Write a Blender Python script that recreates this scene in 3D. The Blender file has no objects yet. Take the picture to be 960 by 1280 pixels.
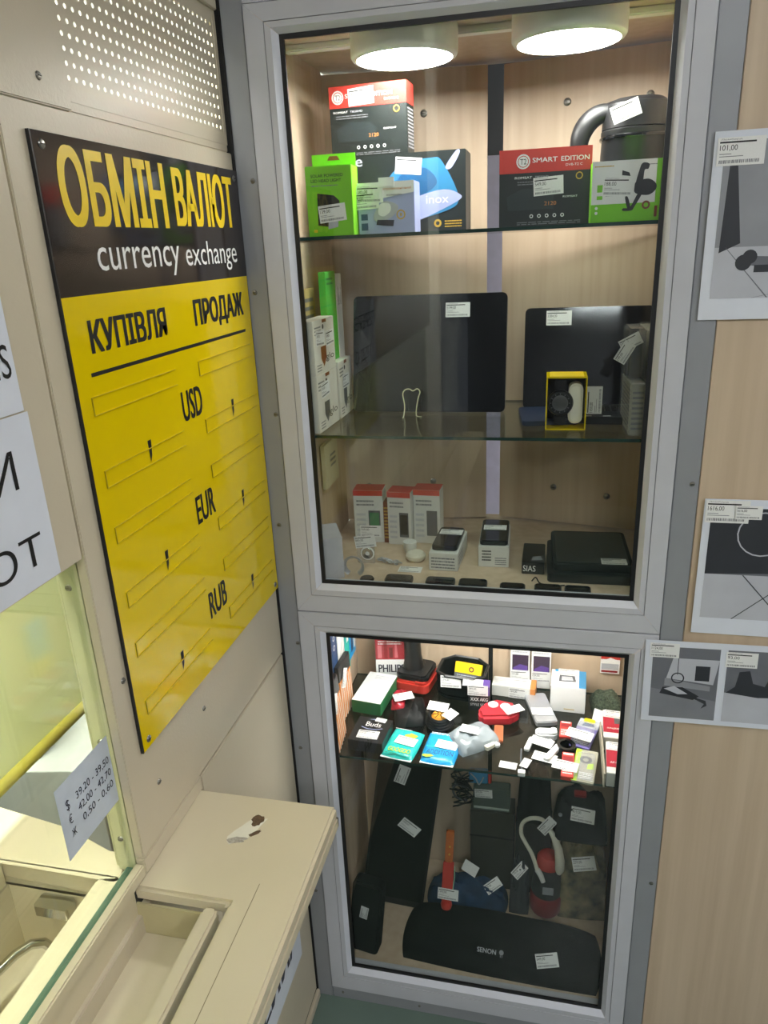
import bpy, bmesh, math, random
from mathutils import Vector, Matrix, Euler
random.seed(7)
SC = bpy.context.scene
COL = SC.collection
R = math.radians

# ------------------------------------------------------------------ camera, world, exposure
cam_data = bpy.data.cameras.new('camera')
cam = bpy.data.objects.new('camera', cam_data)
COL.objects.link(cam)
cam_data.sensor_fit = 'VERTICAL'
cam_data.sensor_height = 24.0
cam_data.lens = 923.56 / 1280 * 24.0
cam_data.clip_start = 0.02
Fw = Vector((-0.21871, 0.91510, -0.33876)); Rt = Vector((0.97519, 0.21716, -0.04300)); Up = Vector((-0.03421, 0.33976, 0.93989))
mw = Matrix((Rt, Up, -Fw)).transposed().to_4x4()
mw.translation = Vector((0.0857, -1.1011, 1.55))
cam.matrix_world = mw
SC.camera = cam

world = bpy.data.worlds.new('world')
SC.world = world
world.use_nodes = True
world.node_tree.nodes['Background'].inputs[0].default_value = (0.80, 0.87, 1.0, 1)
world.node_tree.nodes['Background'].inputs[1].default_value = 0.25

vs = SC.view_settings
vs.view_transform = 'Standard'; vs.look = 'None'; vs.gamma = 1.0; vs.use_curve_mapping = False
vs.exposure = 0.2
SC.cycles.transparent_max_bounces = 24
SC.cycles.max_bounces = 10
SC.cycles.caustics_reflective = False
SC.cycles.caustics_refractive = False

# ------------------------------------------------------------------ materials
MATS = {}
def srgb(c):
    if isinstance(c, str):
        c = [int(c[i:i + 2], 16) / 255 for i in (0, 2, 4)]
    return tuple(x / 12.92 if x <= .04045 else ((x + .055) / 1.055) ** 2.4 for x in c) + (1,)

def mat(name, col, rough=.5, metal=0., var=.06, scale=30., bump=0., bscale=200., coat=0., stretch=None, col2=None, spec=.5):
    if name in MATS: return MATS[name]
    m = bpy.data.materials.new(name); m.use_nodes = True
    nt = m.node_tree; b = nt.nodes['Principled BSDF']
    b.inputs['Roughness'].default_value = rough; b.inputs['Metallic'].default_value = metal
    b.inputs['Coat Weight'].default_value = coat; b.inputs['Specular IOR Level'].default_value = spec
    tc = nt.nodes.new('ShaderNodeTexCoord'); mp = nt.nodes.new('ShaderNodeMapping')
    nt.links.new(tc.outputs['Object'], mp.inputs[0])
    mp.inputs['Scale'].default_value = stretch or (1, 1, 1)
    nz = nt.nodes.new('ShaderNodeTexNoise'); nz.inputs['Scale'].default_value = scale; nz.inputs['Detail'].default_value = 4
    nt.links.new(mp.outputs[0], nz.inputs['Vector'])
    rp = nt.nodes.new('ShaderNodeValToRGB'); c = srgb(col)
    rp.color_ramp.elements[0].position = .3; rp.color_ramp.elements[1].position = .7
    if col2: a, z = c, srgb(col2)
    else: a = tuple(max(0, x * (1 - var)) for x in c[:3]) + (1,); z = tuple(min(1, x * (1 + var)) for x in c[:3]) + (1,)
    rp.color_ramp.elements[0].color = a; rp.color_ramp.elements[1].color = z
    nt.links.new(nz.outputs['Fac'], rp.inputs[0]); nt.links.new(rp.outputs[0], b.inputs['Base Color'])
    if bump:
        n2 = nt.nodes.new('ShaderNodeTexNoise'); n2.inputs['Scale'].default_value = bscale; n2.inputs['Detail'].default_value = 3
        nt.links.new(mp.outputs[0], n2.inputs['Vector'])
        bp = nt.nodes.new('ShaderNodeBump'); bp.inputs['Strength'].default_value = bump; bp.inputs['Distance'].default_value = .002
        nt.links.new(n2.outputs['Fac'], bp.inputs['Height']); nt.links.new(bp.outputs[0], b.inputs['Normal'])
    MATS[name] = m
    return m

def glass_mat(name, tint=(1, 1, 1), rough=0., ior=1.5, white=0.):
    """thin pane: lets light straight through, reflects by Fresnel; usable from any side"""
    m = bpy.data.materials.new(name); m.use_nodes = True; nt = m.node_tree
    nt.nodes.clear()
    out = nt.nodes.new('ShaderNodeOutputMaterial'); t = nt.nodes.new('ShaderNodeBsdfTransparent'); g = nt.nodes.new('ShaderNodeBsdfGlossy')
    t.inputs[0].default_value = tuple(tint) + (1,); g.inputs['Roughness'].default_value = rough
    f = nt.nodes.new('ShaderNodeFresnel')
    ge = nt.nodes.new('ShaderNodeNewGeometry'); mi = nt.nodes.new('ShaderNodeMapRange')   # same reflectance from both sides of the slab
    mi.inputs['To Min'].default_value = ior; mi.inputs['To Max'].default_value = 1 / ior
    nt.links.new(ge.outputs['Backfacing'], mi.inputs['Value']); nt.links.new(mi.outputs[0], f.inputs[0])
    mx = nt.nodes.new('ShaderNodeMixShader')
    base = t.outputs[0]
    if white:
        d = nt.nodes.new('ShaderNodeBsdfDiffuse'); d.inputs[0].default_value = (.8, .82, .84, 1)
        m2 = nt.nodes.new('ShaderNodeMixShader'); m2.inputs[0].default_value = white
        nt.links.new(t.outputs[0], m2.inputs[1]); nt.links.new(d.outputs[0], m2.inputs[2]); base = m2.outputs[0]
    nt.links.new(f.outputs[0], mx.inputs[0]); nt.links.new(base, mx.inputs[1]); nt.links.new(g.outputs[0], mx.inputs[2])
    nt.links.new(mx.outputs[0], out.inputs[0]); MATS[name] = m
    return m

def emit(name, col, st):
    m = bpy.data.materials.new(name); m.use_nodes = True; nt = m.node_tree
    b = nt.nodes['Principled BSDF']; b.inputs['Base Color'].default_value = (.9, .9, .9, 1)
    b.inputs['Emission Color'].default_value = tuple(col) + (1,); b.inputs['Emission Strength'].default_value = st
    MATS[name] = m
    return m

def wood(name, a, b, sc=(60, 60, 2.2)):
    return mat(name, a, rough=.45, col2=b, scale=1., stretch=sc, bump=.05, bscale=3)

M_ALU = mat('white_aluminium', 'BFC0C6', .38, .0, .03, 20, spec=.5)
M_BEAD = mat('bead_white', 'D2D4DC', .3, 0, .02)
M_GASK = mat('black_gasket', '101012', .45)
M_STRIP = mat('grey_strip', '94969A', .42, .15, .05, 12)
M_LAM = wood('beech_laminate', 'CFB9A0', 'C1AA90')
M_LAMR = wood('pale_laminate_panel', 'C9B59C', 'BBA68D')
M_CREAM = mat('cream_painted_steel', 'C8BDA6', .38, 0, .03, 6, bump=.12, bscale=260)
M_CREAM2 = mat('cream_counter', 'CFC4A8', .3, 0, .03, 6, bump=.06, bscale=200)
M_SCREW = mat('screw_steel', '8E8C86', .3, .9, .1)
M_CHROME = mat('chrome', 'C8C8C8', .12, 1., .02)
M_DARK = mat('dark_gap', '0B0A09', .8)
M_GLASS = glass_mat('pane_glass', (.93, .95, .94))
M_SHELF = glass_mat('shelf_glass', (.88, .92, .90))
M_SHEDGE = mat('glass_edge_green', '1E3A33', .15, 0, .1); M_FOOT = mat('glass_foot_green', '5B776C', .25, 0, .1)
M_SHELF2 = glass_mat('dimming_shelf_glass', (.56, .60, .59))  # tint darkened to cut the light reaching the cabinet bottom
M_BGLASS = glass_mat('booth_glass', (.97, .99, .95))
M_PLAST = glass_mat('clear_plastic', (.96, .96, .97), .12, 1.45, .12)
M_FLOOR = mat('green_floor_tile', '66776E', .35, 0, .08, 8)
M_WALLP = mat('room_paint', 'CFCFCB', .7, 0, .03, 3)
M_GREYW = mat('room_grey', '5A5B60', .7, 0, .03, 3)
M_WHITE = mat('white_card', 'E6E6E4', .5, 0, .02)
M_PAPER = mat('paper', 'D8DCE6', .6, 0, .02)
M_INK = mat('black_ink', '121214', .5)
M_INKB = mat('navy_ink', '1B2034', .55)
M_GREY = mat('grey_ink', '77787C', .6)
M_LGREY = mat('light_grey_print', 'B4B6BC', .6)
M_MGREY = mat('mid_grey_print', '55575C', .6)
M_BLACK = mat('black_plastic', '17181A', .35, 0, .15)
M_BLACKM = mat('black_matt', '131314', .6, 0, .2, 60, spec=.25)
M_BLACKG = mat('black_gloss', '08090B', .08, 0, .1)
M_BFAB = mat('black_fabric', '0C0F10', .85, 0, .3, 80, bump=.4, bscale=500, spec=.1)
M_YEL = mat('sign_yellow', 'E3C605', .12, 0, .02, 4)
M_YELP = mat('yellow_print', 'F0CE10', .35)
M_SBLK = mat('sign_black', '2B2524', .1, 0, .05, 5)
M_RED = mat('red_card', 'C43A30', .4)
M_DRED = mat('dark_red', '8E1B22', .45)
M_BOXBLK = mat('black_card', '1C2322', .4, 0, .1)
M_GRN = mat('green_card', '79C818', .4, 0, .06)
M_GRN2 = mat('deep_green_card', '2F7A4A', .4)
M_LIL = mat('lilac_card', 'A9B2DA', .4)
M_BLUE = mat('blue_card', '3A86B4', .35)
M_DBLUE = mat('dark_blue', '26456E', .4)
M_BRTB = mat('bright_blue', '1E9FE0', .3)
M_TEAL = mat('teal_foil', '2FC2B8', .25)
M_ORG = mat('orange_card', 'D88A45', .4)
M_BRN = mat('brown_print', '7A4326', .5)
M_PURP = mat('purple_print', '5B3F8F', .4)
M_GOLD = mat('gold_print', 'C8A33C', .4)
M_LIME = mat('lime_print', 'B6DC3C', .4)
M_IVORY = mat('ivory_plastic', 'E0DCCB', .45)
M_LAMPB = mat('lamp_housing_white', 'EBE8DE', .35)
M_SILV = mat('silver_plastic', 'B9BBBF', .3, .5)
M_CAMO = mat('camouflage_cloth', '2E3320', .85, 0, scale=34, col2='A39468', bump=.3, bscale=300)
M_BLUEF = mat('blue_fabric', '0F3050', .8, 0, .25, 40, bump=.3, bscale=300)
M_NAVY = mat('navy_cover', '1A2740', .5, 0, .1)
M_PALEY = mat('pale_yellow_sheet', 'E3E7C4', .5, 0, .03, 4)
_b = M_PALEY.node_tree.nodes['Principled BSDF']; _b.inputs['Subsurface Weight'].default_value = 0
_nt = M_PALEY.node_tree; _t = _nt.nodes.new('ShaderNodeBsdfTranslucent'); _t.inputs[0].default_value = srgb('F1F3D6'); _m = _nt.nodes.new('ShaderNodeMixShader'); _m.inputs[0].default_value = .5
_nt.links.new(_b.outputs[0], _m.inputs[1]); _nt.links.new(_t.outputs[0], _m.inputs[2]); _nt.links.new(_m.outputs[0], _nt.nodes['Material Output'].inputs[0])
M_MUST = mat('mustard_edge', 'D2C658', .5)
M_LILW = mat('lilac_wall', 'D6CCE6', .6)
M_CORD = mat('cream_cord', 'D9D2A8', .5)
M_DIFF = emit('lamp_diffuser', (1.0, .97, .93), 50.0)
M_DIFF2 = emit('lower_lamp_diffuser', (1.0, .97, .93), 29.0)
M_TUBE = emit('ceiling_panel_light', (.95, .97, 1.0), 30.0)
M_BOOTHL = emit('booth_panel_light', (.98, 1.0, .93), 56.0)

# ------------------------------------------------------------------ mesh builder
TXT = {}
def text_mesh(s, bold):
    k = (s, bold)
    if k not in TXT:
        c = bpy.data.curves.new('tx', 'FONT'); c.body = s; c.size = 1; c.resolution_u = 3
        o = bpy.data.objects.new('tx', c); COL.objects.link(o); bpy.context.view_layer.update()
        me = o.to_mesh()
        v = [tuple(p.co) for p in me.vertices]; f = [tuple(p.vertices) for p in me.polygons]
        o.to_mesh_clear(); bpy.data.objects.remove(o); bpy.data.curves.remove(c)
        xs = [p[0] for p in v]; ys = [p[1] for p in v]
        x0, x1, y0, y1 = min(xs), max(xs), min(ys), max(ys)
        TXT[k] = ([((p[0] - x0) / (x1 - x0), (p[1] - y0) / (y1 - y0)) for p in v], f, (x1 - x0) / (y1 - y0))
    return TXT[k]

I4 = Matrix.Identity(4)
class MB:
    def __init__(s, M=I4): s.v = []; s.f = []; s.m = []; s.M = M
    def add(s, vs, fs, m=0, M=None):
        T = s.M @ M if M is not None else s.M
        n = len(s.v); s.v += [tuple(T @ Vector(p)) for p in vs]
        s.f += [tuple(n + i for i in f) for f in fs]; s.m += [m] * len(fs)
        return s
    def box(s, x0, x1, y0, y1, z0, z1, m=0, M=None):
        vs = [(x, y, z) for z in (z0, z1) for y in (y0, y1) for x in (x0, x1)]
        return s.add(vs, [(0, 2, 3, 1), (4, 5, 7, 6), (0, 1, 5, 4), (2, 6, 7, 3), (0, 4, 6, 2), (1, 3, 7, 5)], m, M)
    def prism(s, pts, z0, z1, m=0, M=None):
        n = len(pts)
        a = sum(pts[i][0] * pts[(i + 1) % n][1] - pts[(i + 1) % n][0] * pts[i][1] for i in range(n))
        if a < 0: pts = pts[::-1]
        vs = [(x, y, z0) for x, y in pts] + [(x, y, z1) for x, y in pts]
        fs = [tuple(range(n))[::-1], tuple(range(n, 2 * n))] + [(i, (i + 1) % n, n + (i + 1) % n, n + i) for i in range(n)]
        return s.add(vs, fs, m, M)
    def rslab(s, x0, x1, y0, y1, z0, z1, r=.005, m=0, M=None, k=4):
        pts = []
        for cx, cy, a in ((x1 - r, y1 - r, 0), (x0 + r, y1 - r, 90), (x0 + r, y0 + r, 180), (x1 - r, y0 + r, 270)):
            for i in range(k + 1):
                t = R(a + 90 * i / k); pts.append((cx + r * math.cos(t), cy + r * math.sin(t)))
        return s.prism(pts, z0, z1, m, M)
    def lathe(s, prof, n=24, m=0, M=None, a0=0, a1=360):
        full = (a1 - a0) == 360; k = n if full else n + 1; vs = []
        for r, z in prof:
            for i in range(k):
                t = R(a0 + (a1 - a0) * i / n); vs.append((r * math.cos(t), r * math.sin(t), z))
        fs = []
        for j in range(len(prof) - 1):
            for i in range(n):
                a = j * k + i; b = j * k + (i + 1) % k
                fs.append((a, b, b + k, a + k))
        if full:
            if prof[0][0] > 1e-6: fs.append(tuple(range(k))[::-1])
            if prof[-1][0] > 1e-6: fs.append(tuple(range((len(prof) - 1) * k, len(prof) * k)))
        return s.add(vs, fs, m, M)
    def cyl(s, r, z0, z1, n=20, m=0, M=None): return s.lathe([(r, z0), (r, z1)], n, m, M)
    def tube(s, pts, r, n=6, m=0, M=None, flat=1.):
        pts = [Vector(p) for p in pts]; rs = r if isinstance(r, (list, tuple)) else [r] * len(pts); vs = []
        nrm = None
        for i, p in enumerate(pts):
            t = (pts[min(i + 1, len(pts) - 1)] - pts[max(i - 1, 0)]).normalized()
            if nrm is None:
                nrm = t.orthogonal().normalized()
            nrm = (nrm - t * nrm.dot(t)).normalized(); b = t.cross(nrm)
            for j in range(n):
                a = 2 * math.pi * j / n
                vs.append(p + (nrm * math.cos(a) + b * math.sin(a) * flat) * rs[i])
        fs = [(i * n + j, i * n + (j + 1) % n, (i + 1) * n + (j + 1) % n, (i + 1) * n + j) for i in range(len(pts) - 1) for j in range(n)]
        fs += [tuple(range(n))[::-1], tuple(range((len(pts) - 1) * n, len(pts) * n))]
        return s.add(vs, fs, m, M)
    def quad(s, p, m=0, M=None): return s.add(p, [tuple(range(len(p)))], m, M)
    def text(s, t, x0, y0, x1, y1, m=0, M=None, bold=0.0, z=0.):
        v, f, a = text_mesh(t, 0)
        if bold <= .012:
            return s.add([(x0 + p[0] * (x1 - x0), y0 + p[1] * (y1 - y0), z) for p in v], f, m, M)
        w = bold * abs(y1 - y0) * 1.5      # heavier strokes: shifted copies
        for k, (dx, dy) in enumerate(((-1, -.4), (-1, .4), (1, -.4), (1, .4), (0, 0), (-.5, .4), (.5, -.4))):
            s.add([(x0 + w + p[0] * (x1 - x0 - 2 * w) + dx * w, y0 + w * .4 + p[1] * (y1 - y0 - .8 * w) + dy * w, z + k * 6e-6) for p in v], f, m, M)
        return s
    def build(s, name, mats, parent=None, smooth=False, bevel=0., seg=2):
        me = bpy.data.meshes.new(name); me.from_pydata(s.v, [], s.f)
        if not isinstance(mats, (list, tuple)): mats = [mats]
        for q in mats: me.materials.append(q)
        me.polygons.foreach_set('material_index', s.m)
        if bevel:
            bm = bmesh.new(); bm.from_mesh(me); bmesh.ops.remove_doubles(bm, verts=bm.verts, dist=1e-6)
            es = [e for e in bm.edges if len(e.link_faces) == 2 and e.calc_face_angle(0) > R(35)]
            bmesh.ops.bevel(bm, geom=es, offset=bevel, segments=seg, affect='EDGES', clamp_overlap=True); bm.to_mesh(me); bm.free()
        if smooth:
            me.polygons.foreach_set('use_smooth', [True] * len(me.polygons))
            try: me.set_sharp_from_angle(angle=R(40))
            except Exception: pass
        me.update()
        o = bpy.data.objects.new(name, me); COL.objects.link(o)
        if parent is not None: o.parent = parent
        return o

def tag(o, label=None, cat=None, group=None, kind=None):
    if label: o['label'] = label
    if cat: o['category'] = cat
    if group: o['group'] = group
    if kind: o['kind'] = kind
    return o
def thing(name, label, cat, loc=(0, 0, 0), rot=(0, 0, 0), group=None):
    o = bpy.data.objects.new(name, None); COL.objects.link(o); o.empty_display_size = .02
    o.location = loc; o.rotation_euler = tuple(R(a) for a in rot)
    return tag(o, label, cat, group)
def frame(o, u, v):
    u = Vector(u).normalized(); v = Vector(v).normalized(); n = u.cross(v)
    m = Matrix((u, v, n)).transposed().to_4x4(); m.translation = Vector(o); return m
def TR(x=0, y=0, z=0, rx=0, ry=0, rz=0):
    return Matrix.Translation((x, y, z)) @ Euler((R(rx), R(ry), R(rz))).to_matrix().to_4x4()

PN = {}
def price_mesh(price):
    if price in PN: return PN[price]
    b = MB(); w, h = 1, .58
    b.box(0, w, 0, h, 0, .006, 0)
    z = .0075
    b.box(.04, .80, .465, .50, .006, z, 1)
    b.text('Ломбард', .06, .515, .5, .56, 2, z=z)
    b.text(price, .05, .30, .42, .43, 1, z=z, bold=.01)
    for i, (a, c) in enumerate(((.05, .30), (.05, .55))): b.box(a, c, .235 - .05 * i, .25 - .05 * i, .006, z, 2)
    x = .05
    rr = random.Random(hash(price) % 97 if False else len(price) * 7)
    while x < .9:
        q = rr.uniform(.008, .03); b.box(x, x + q, .05, .12, .006, z, 2); x += q + rr.uniform(.008, .02)
    o = b.build('price_label', [M_WHITE, M_INK, M_GREY]); PN[price] = o.data
    bpy.data.objects.remove(o); return PN[price]
def price(parent, F, x, y, rot=0, w=.042, p='119,00', lift=.0006):
    """sticker centred at (x, y) of frame F, parented to the thing"""
    o = bpy.data.objects.new('price_label', price_mesh(p)); COL.objects.link(o); o.parent = parent
    o.matrix_local = F @ TR(x, y, lift, 0, 0, rot) @ Matrix.Translation((-w / 2, -w * .29, 0)) @ Matrix.Scale(w, 4)
    return o

# faces of a carton with origin at base centre, size (w, d, h)
def face(k, w, d, h):
    return {'front': (frame((-w / 2, -d / 2, 0), (1, 0, 0), (0, 0, 1)), w, h),
            'back': (frame((w / 2, d / 2, 0), (-1, 0, 0), (0, 0, 1)), w, h),
            'top': (frame((-w / 2, -d / 2, h), (1, 0, 0), (0, 1, 0)), w, d),
            'right': (frame((w / 2, -d / 2, 0), (0, 1, 0), (0, 0, 1)), d, h),
            'left': (frame((-w / 2, d / 2, 0), (0, -1, 0), (0, 0, 1)), d, h)}[k]
def decal(b, F, W, H, kind, a, mi, lv):
    z = .0002 + .00012 * lv
    if kind == 'r': b.quad([(a[0] * W, a[1] * H, z), (a[2] * W, a[1] * H, z), (a[2] * W, a[3] * H, z), (a[0] * W, a[3] * H, z)], mi, F)
    elif kind == 's':      # rounded outline
        n = len(a); q = []
        for i in range(n):
            p0, p1, p2, p3 = (Vector(a[(i + k) % n]) for k in (-1, 0, 1, 2))
            for k in range(5):
                u = k / 5; q.append(.5 * ((2 * p1) + (p2 - p0) * u + (2 * p0 - 5 * p1 + 4 * p2 - p3) * u * u + (3 * p1 - p0 - 3 * p2 + p3) * u ** 3))
        b.quad([(p.x * W, p.y * H, z) for p in q], mi, F)
    elif kind == 'p': b.quad([(x * W, y * H, z) for x, y in a], mi, F)
    elif kind == 'd': b.quad([(a[0] * W + a[2] * math.cos(t * .3927) , a[1] * H + a[2] * math.sin(t * .3927), z) for t in range(16)], mi, F)
    elif kind == 'o':
        n = 20; vs = []
        for t in range(n):
            c, q = math.cos(2 * math.pi * t / n), math.sin(2 * math.pi * t / n)
            vs += [(a[0] * W + a[2] * c, a[1] * H + a[2] * q, z), (a[0] * W + a[3] * c, a[1] * H + a[3] * q, z)]
        b.add(vs, [(2 * i, (2 * i + 2) % (2 * n), (2 * i + 3) % (2 * n), 2 * i + 1) for i in range(n)], mi, F)
    elif kind == 't': b.text(a[0], a[1] * W, a[2] * H, a[3] * W, a[4] * H, mi, F, bold=a[5] if len(a) > 5 else .01, z=z)
    elif kind == 'fine':   # rows of fine print too small to read
        rr = random.Random(int(a[0] * 1000 + a[1] * 77)); rows = a[4]
        for i in range(rows):
            y0 = a[1] + (a[3] - a[1]) * (i + .2) / rows; y1 = a[1] + (a[3] - a[1]) * (i + .65) / rows; x = a[0]
            while x < a[2]:
                q = rr.uniform(.02, .09) * (a[2] - a[0]) * 2; x2 = min(a[2], x + q)
                b.quad([(x * W, y0 * H, z), (x2 * W, y0 * H, z), (x2 * W, y1 * H, z), (x * W, y1 * H, z)], mi, F); x = x2 + .02 * (a[2] - a[0])
def prints(parent, size, items, name='print'):
    """items: (face, kind, args, material[, level]) -> one mesh of flat print"""
    b = MB(); ms = []
    for it in items:
        fk, kind, a, m = it[:4]; lv = it[4] if len(it) > 4 else 1
        if m not in ms: ms.append(m)
        F, W, H = face(fk, *size) if isinstance(fk, str) else fk
        decal(b, F, W, H, kind, a, ms.index(m), lv)
    return b.build(name, ms, parent)
def carton(name, label, cat, loc, size, rot=(0, 0, 0), body=M_WHITE, pr=(), tags=(), group=None, bevel=.0008, part='box'):
    t = thing(name, label, cat, loc, rot, group); w, d, h = size
    b = MB(); b.box(-w / 2, w / 2, -d / 2, d / 2, 0, h); b.build(part, body, t, bevel=bevel)
    if pr: prints(t, size, pr)
    for fk, u, v, r, p in tags:
        F, W, H = face(fk, *size); price(t, F, u * W, v * H, r, p=p)
    return t
def pillow(w, d, t, seed=1, n=12, noise=.12, pw=2.6, base=.0):
    """soft bag standing on z=0, cushion profile"""
    rr = random.Random(seed); ph = [rr.uniform(0, 6.28) for _ in range(6)]
    b = MB(); vs = []
    for s_ in (1, -1):
        for j in range(n + 1):
            for i in range(n + 1):
                x = -1 + 2 * i / n; y = -1 + 2 * j / n
                e = max(0, (1 - abs(x) ** pw) * (1 - abs(y) ** pw)) ** .45
                wob = 1 + noise * (math.sin(5 * x + ph[0]) * math.cos(4 * y + ph[1]) + .6 * math.sin(9 * x + 7 * y + ph[2]))
                # pull corners in a little
                k = 1 - .06 * (x * x * y * y)
                z = base + (t * e * wob if s_ > 0 else 0) 
                vs.append((x * w / 2 * k, y * d / 2 * k, z + (0.0006 if s_ > 0 else 0)))
    N = (n + 1) ** 2; fs = []
    for j in range(n):
        for i in range(n):
            a = j * (n + 1) + i; fs.append((a, a + 1, a + n + 2, a + n + 1)); fs.append((N + a, N + a + n + 1, N + a + n + 2, N + a + 1))
    rim = [i for i in range(n)] + [i * (n + 1) + n for i in range(n)] + [n * (n + 1) + n - i for i in range(n)] + [(n - i) * (n + 1) for i in range(n)]
    for q in range(len(rim)):
        a, c = rim[q], rim[(q + 1) % len(rim)]; fs.append((a, N + a, N + c, c))
    b.add(vs, fs); return b
def screw_bm(r=.004, h=.0018):
    b = MB(); b.lathe([(r, 0), (r * .85, h * .7), (r * .4, h), (0, h)], 10)
    b.box(-r * .6, r * .6, -r * .08, r * .08, h, h + .0002, 1); return b
def screw(parent, F, r=.004, name='screw'):
    o = screw_bm(r).build(name, [M_SCREW, M_DARK], parent, smooth=True); o.matrix_local = F; return o
def FY(x, y, z): return frame((x, y, z), (1, 0, 0), (0, 0, 1))      # lies on a face looking to -y
def FX(x, y, z): return frame((x, y, z), (0, 1, 0), (0, 0, 1))      # lies on a face looking to +x
def struct(name, b, m, **k):
    return tag(b.build(name, m, **k), kind='structure')
def sroot(name):
    o = bpy.data.objects.new(name, None); COL.objects.link(o); o['kind'] = 'structure'; return o

# ------------------------------------------------------------------ the room shell
XL = -.3786
struct('floor', MB().box(-.419, 2.3, -3.3, 2.4, -.05, 0), M_FLOOR)
fj = sroot('trim_1')
for x in (.02, .62, 1.22, 1.82): MB().box(x, x + .003, -3.3, 0, 0, .0006).build('joint', M_GREY, fj)
for y in (-.31, -.91, -1.51, -2.11): MB().box(-.37, 2.3, y, y + .003, 0, .0006).build('joint', M_GREY, fj)
struct('ceiling', MB().box(-1.9, 2.3, -3.3, 2.4, 2.7, 2.75), M_WALLP)
struct('wall_back', MB().box(-.42, 2.35, -3.35, -3.3, 0, 2.7), M_GREYW)
struct('wall_right', MB().box(2.3, 2.35, -3.3, 2.4, 0, 2.7), M_WALLP)
struct('wall_far', MB().box(-1.9, 2.3, 2.4, 2.45, 0, 2.7), M_LILW)
for x, y, lab in ((1.75, -1.7, 'square ceiling light panel over the customers, nearer the showcase'), (.45, -2.7, 'square ceiling light panel over the customers, farther from the showcase')):
    t = thing('ceiling_light', lab, 'light', (x, y, 2.7), group='ceiling lights')
    MB().box(-.31, .31, -.31, .31, -.02, 0).build('housing', M_LAMPB, t)
    MB().box(-.28, .28, -.28, .28, -.024, -.0201).build('diffuser', M_TUBE, t)

# left wall: steel booth front made of separate panels
wl = sroot('wall_left')
def lpanel(y0, y1, z0, z1, x=XL, t=.012, name='panel', m=M_CREAM): return MB().box(x - t, x, y0, y1, z0, z1).build(name, m, wl, bevel=.0012)
lpanel(-.489, -.001, .865, 1.684)
lpanel(-.489, -.379, 1.6855, 2.2)
lpanel(-.3775, -.001, 1.6855, 1.708, x=XL - .005)
lpanel(-1.7, -.4925, 1.262, 2.2)
lpanel(-.379, -.001, 1.86, 2.2)
lpanel(-.489, -.3345, .8405, .8635)
lpanel(-.333, -.001, 0.022, .861)
MB().box(X0 if False else -.335, .252, .345, .35, .05, .95).build('backing', M_DARK, wl)  # near-black board added so the gap between the lower doors looks dark
lpanel(-1.7, -.334, 0.022, .80)
lpanel(-1.7, -.001, 2.202, 2.7)
MB().box(XL - .04, XL - .014, -1.7, -.492, 1.262, 2.2).build('backing', M_DARK, wl)
MB().box(XL - .04, XL - .014, -.345, 0.0, .02, 1.70).build('backing', M_DARK, wl)
MB().box(XL, XL + .008, -1.7, -.001, 0, .022).build('kick_strip', M_CREAM, wl, bevel=.002)
# perforated ventilation sheet, real holes
b = MB(); P = .0125; nx, nz_ = 29, 11; y00, z00 = -.3765, 1.7095
for i in range(nx):
    for j in range(nz_):
        cy, cz = y00 + (i + .5) * P, z00 + (j + .5) * P; vs = []; h = P / 2
        sq = [(h, 0), (h, h), (0, h), (-h, h), (-h, 0), (-h, -h), (0, -h), (h, -h)]
        for a, c in sq: vs.append((XL - .004, cy + a, cz + c))
        for k in range(8):
            t = k * math.pi / 4; vs.append((XL - .004, cy + .0024 * math.cos(t), cz + .0024 * math.sin(t)))
        b.add(vs, [(k, (k + 1) % 8, 8 + (k + 1) % 8, 8 + k) for k in range(8)])
b.box(XL - .01, XL - .004, -.3775, -.3765, 1.7085, 1.856); b.box(XL - .01, XL - .004, -.0105, -.0015, 1.7085, 1.856)
b.build('perforated_sheet', M_CREAM, wl)
b = MB(); b.box(XL - .013, XL - .0045, -.39, .003, 1.695, 1.7098); b.box(XL - .013, XL - .0045, -.39, -.3763, 1.7098, 1.8468); b.box(XL - .013, XL - .0045, -.0142, .003, 1.7098, 1.8468); b.box(XL - .013, XL - .0045, -.39, .003, 1.8468, 1.875)  # strips added behind the sheet edges to stop light leaking through
b.build('grille_leak_stop', M_CREAM, wl)
for y, z in ((-.424, 1.708), (-.432, .933), (-.465, 1.10), (-.30, .95)): screw(wl, FX(XL, y, z), .004)
# window of the booth
w1 = sroot('window_1')
MB().box(-.404, -.396, -1.7, -.488, .848, 1.262).build('pane', M_BGLASS, w1)
MB().box(-.405, -.3925, -1.7, -.488, .838, .8475).build('glass_foot', M_FOOT, w1)
b = MB(); b.box(-.418, -.3905, -.4875, -.479, .84, 1.262); b.box(-.424, -.418, -.4835, -.479, .84, 1.262)
b.build('jamb', mat('jamb_paint', 'C9C8A4', .4), w1, bevel=.002)
for z in (1.225, 1.03, .89): screw(w1, frame((-.4065, -.4876, z), (1, 0, 0), (0, 0, 1)), .004)
MB().box(XL - .012, XL, -1.7, -.4895, .8405, .858).build('sill', M_CREAM2, w1, bevel=.002)

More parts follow.
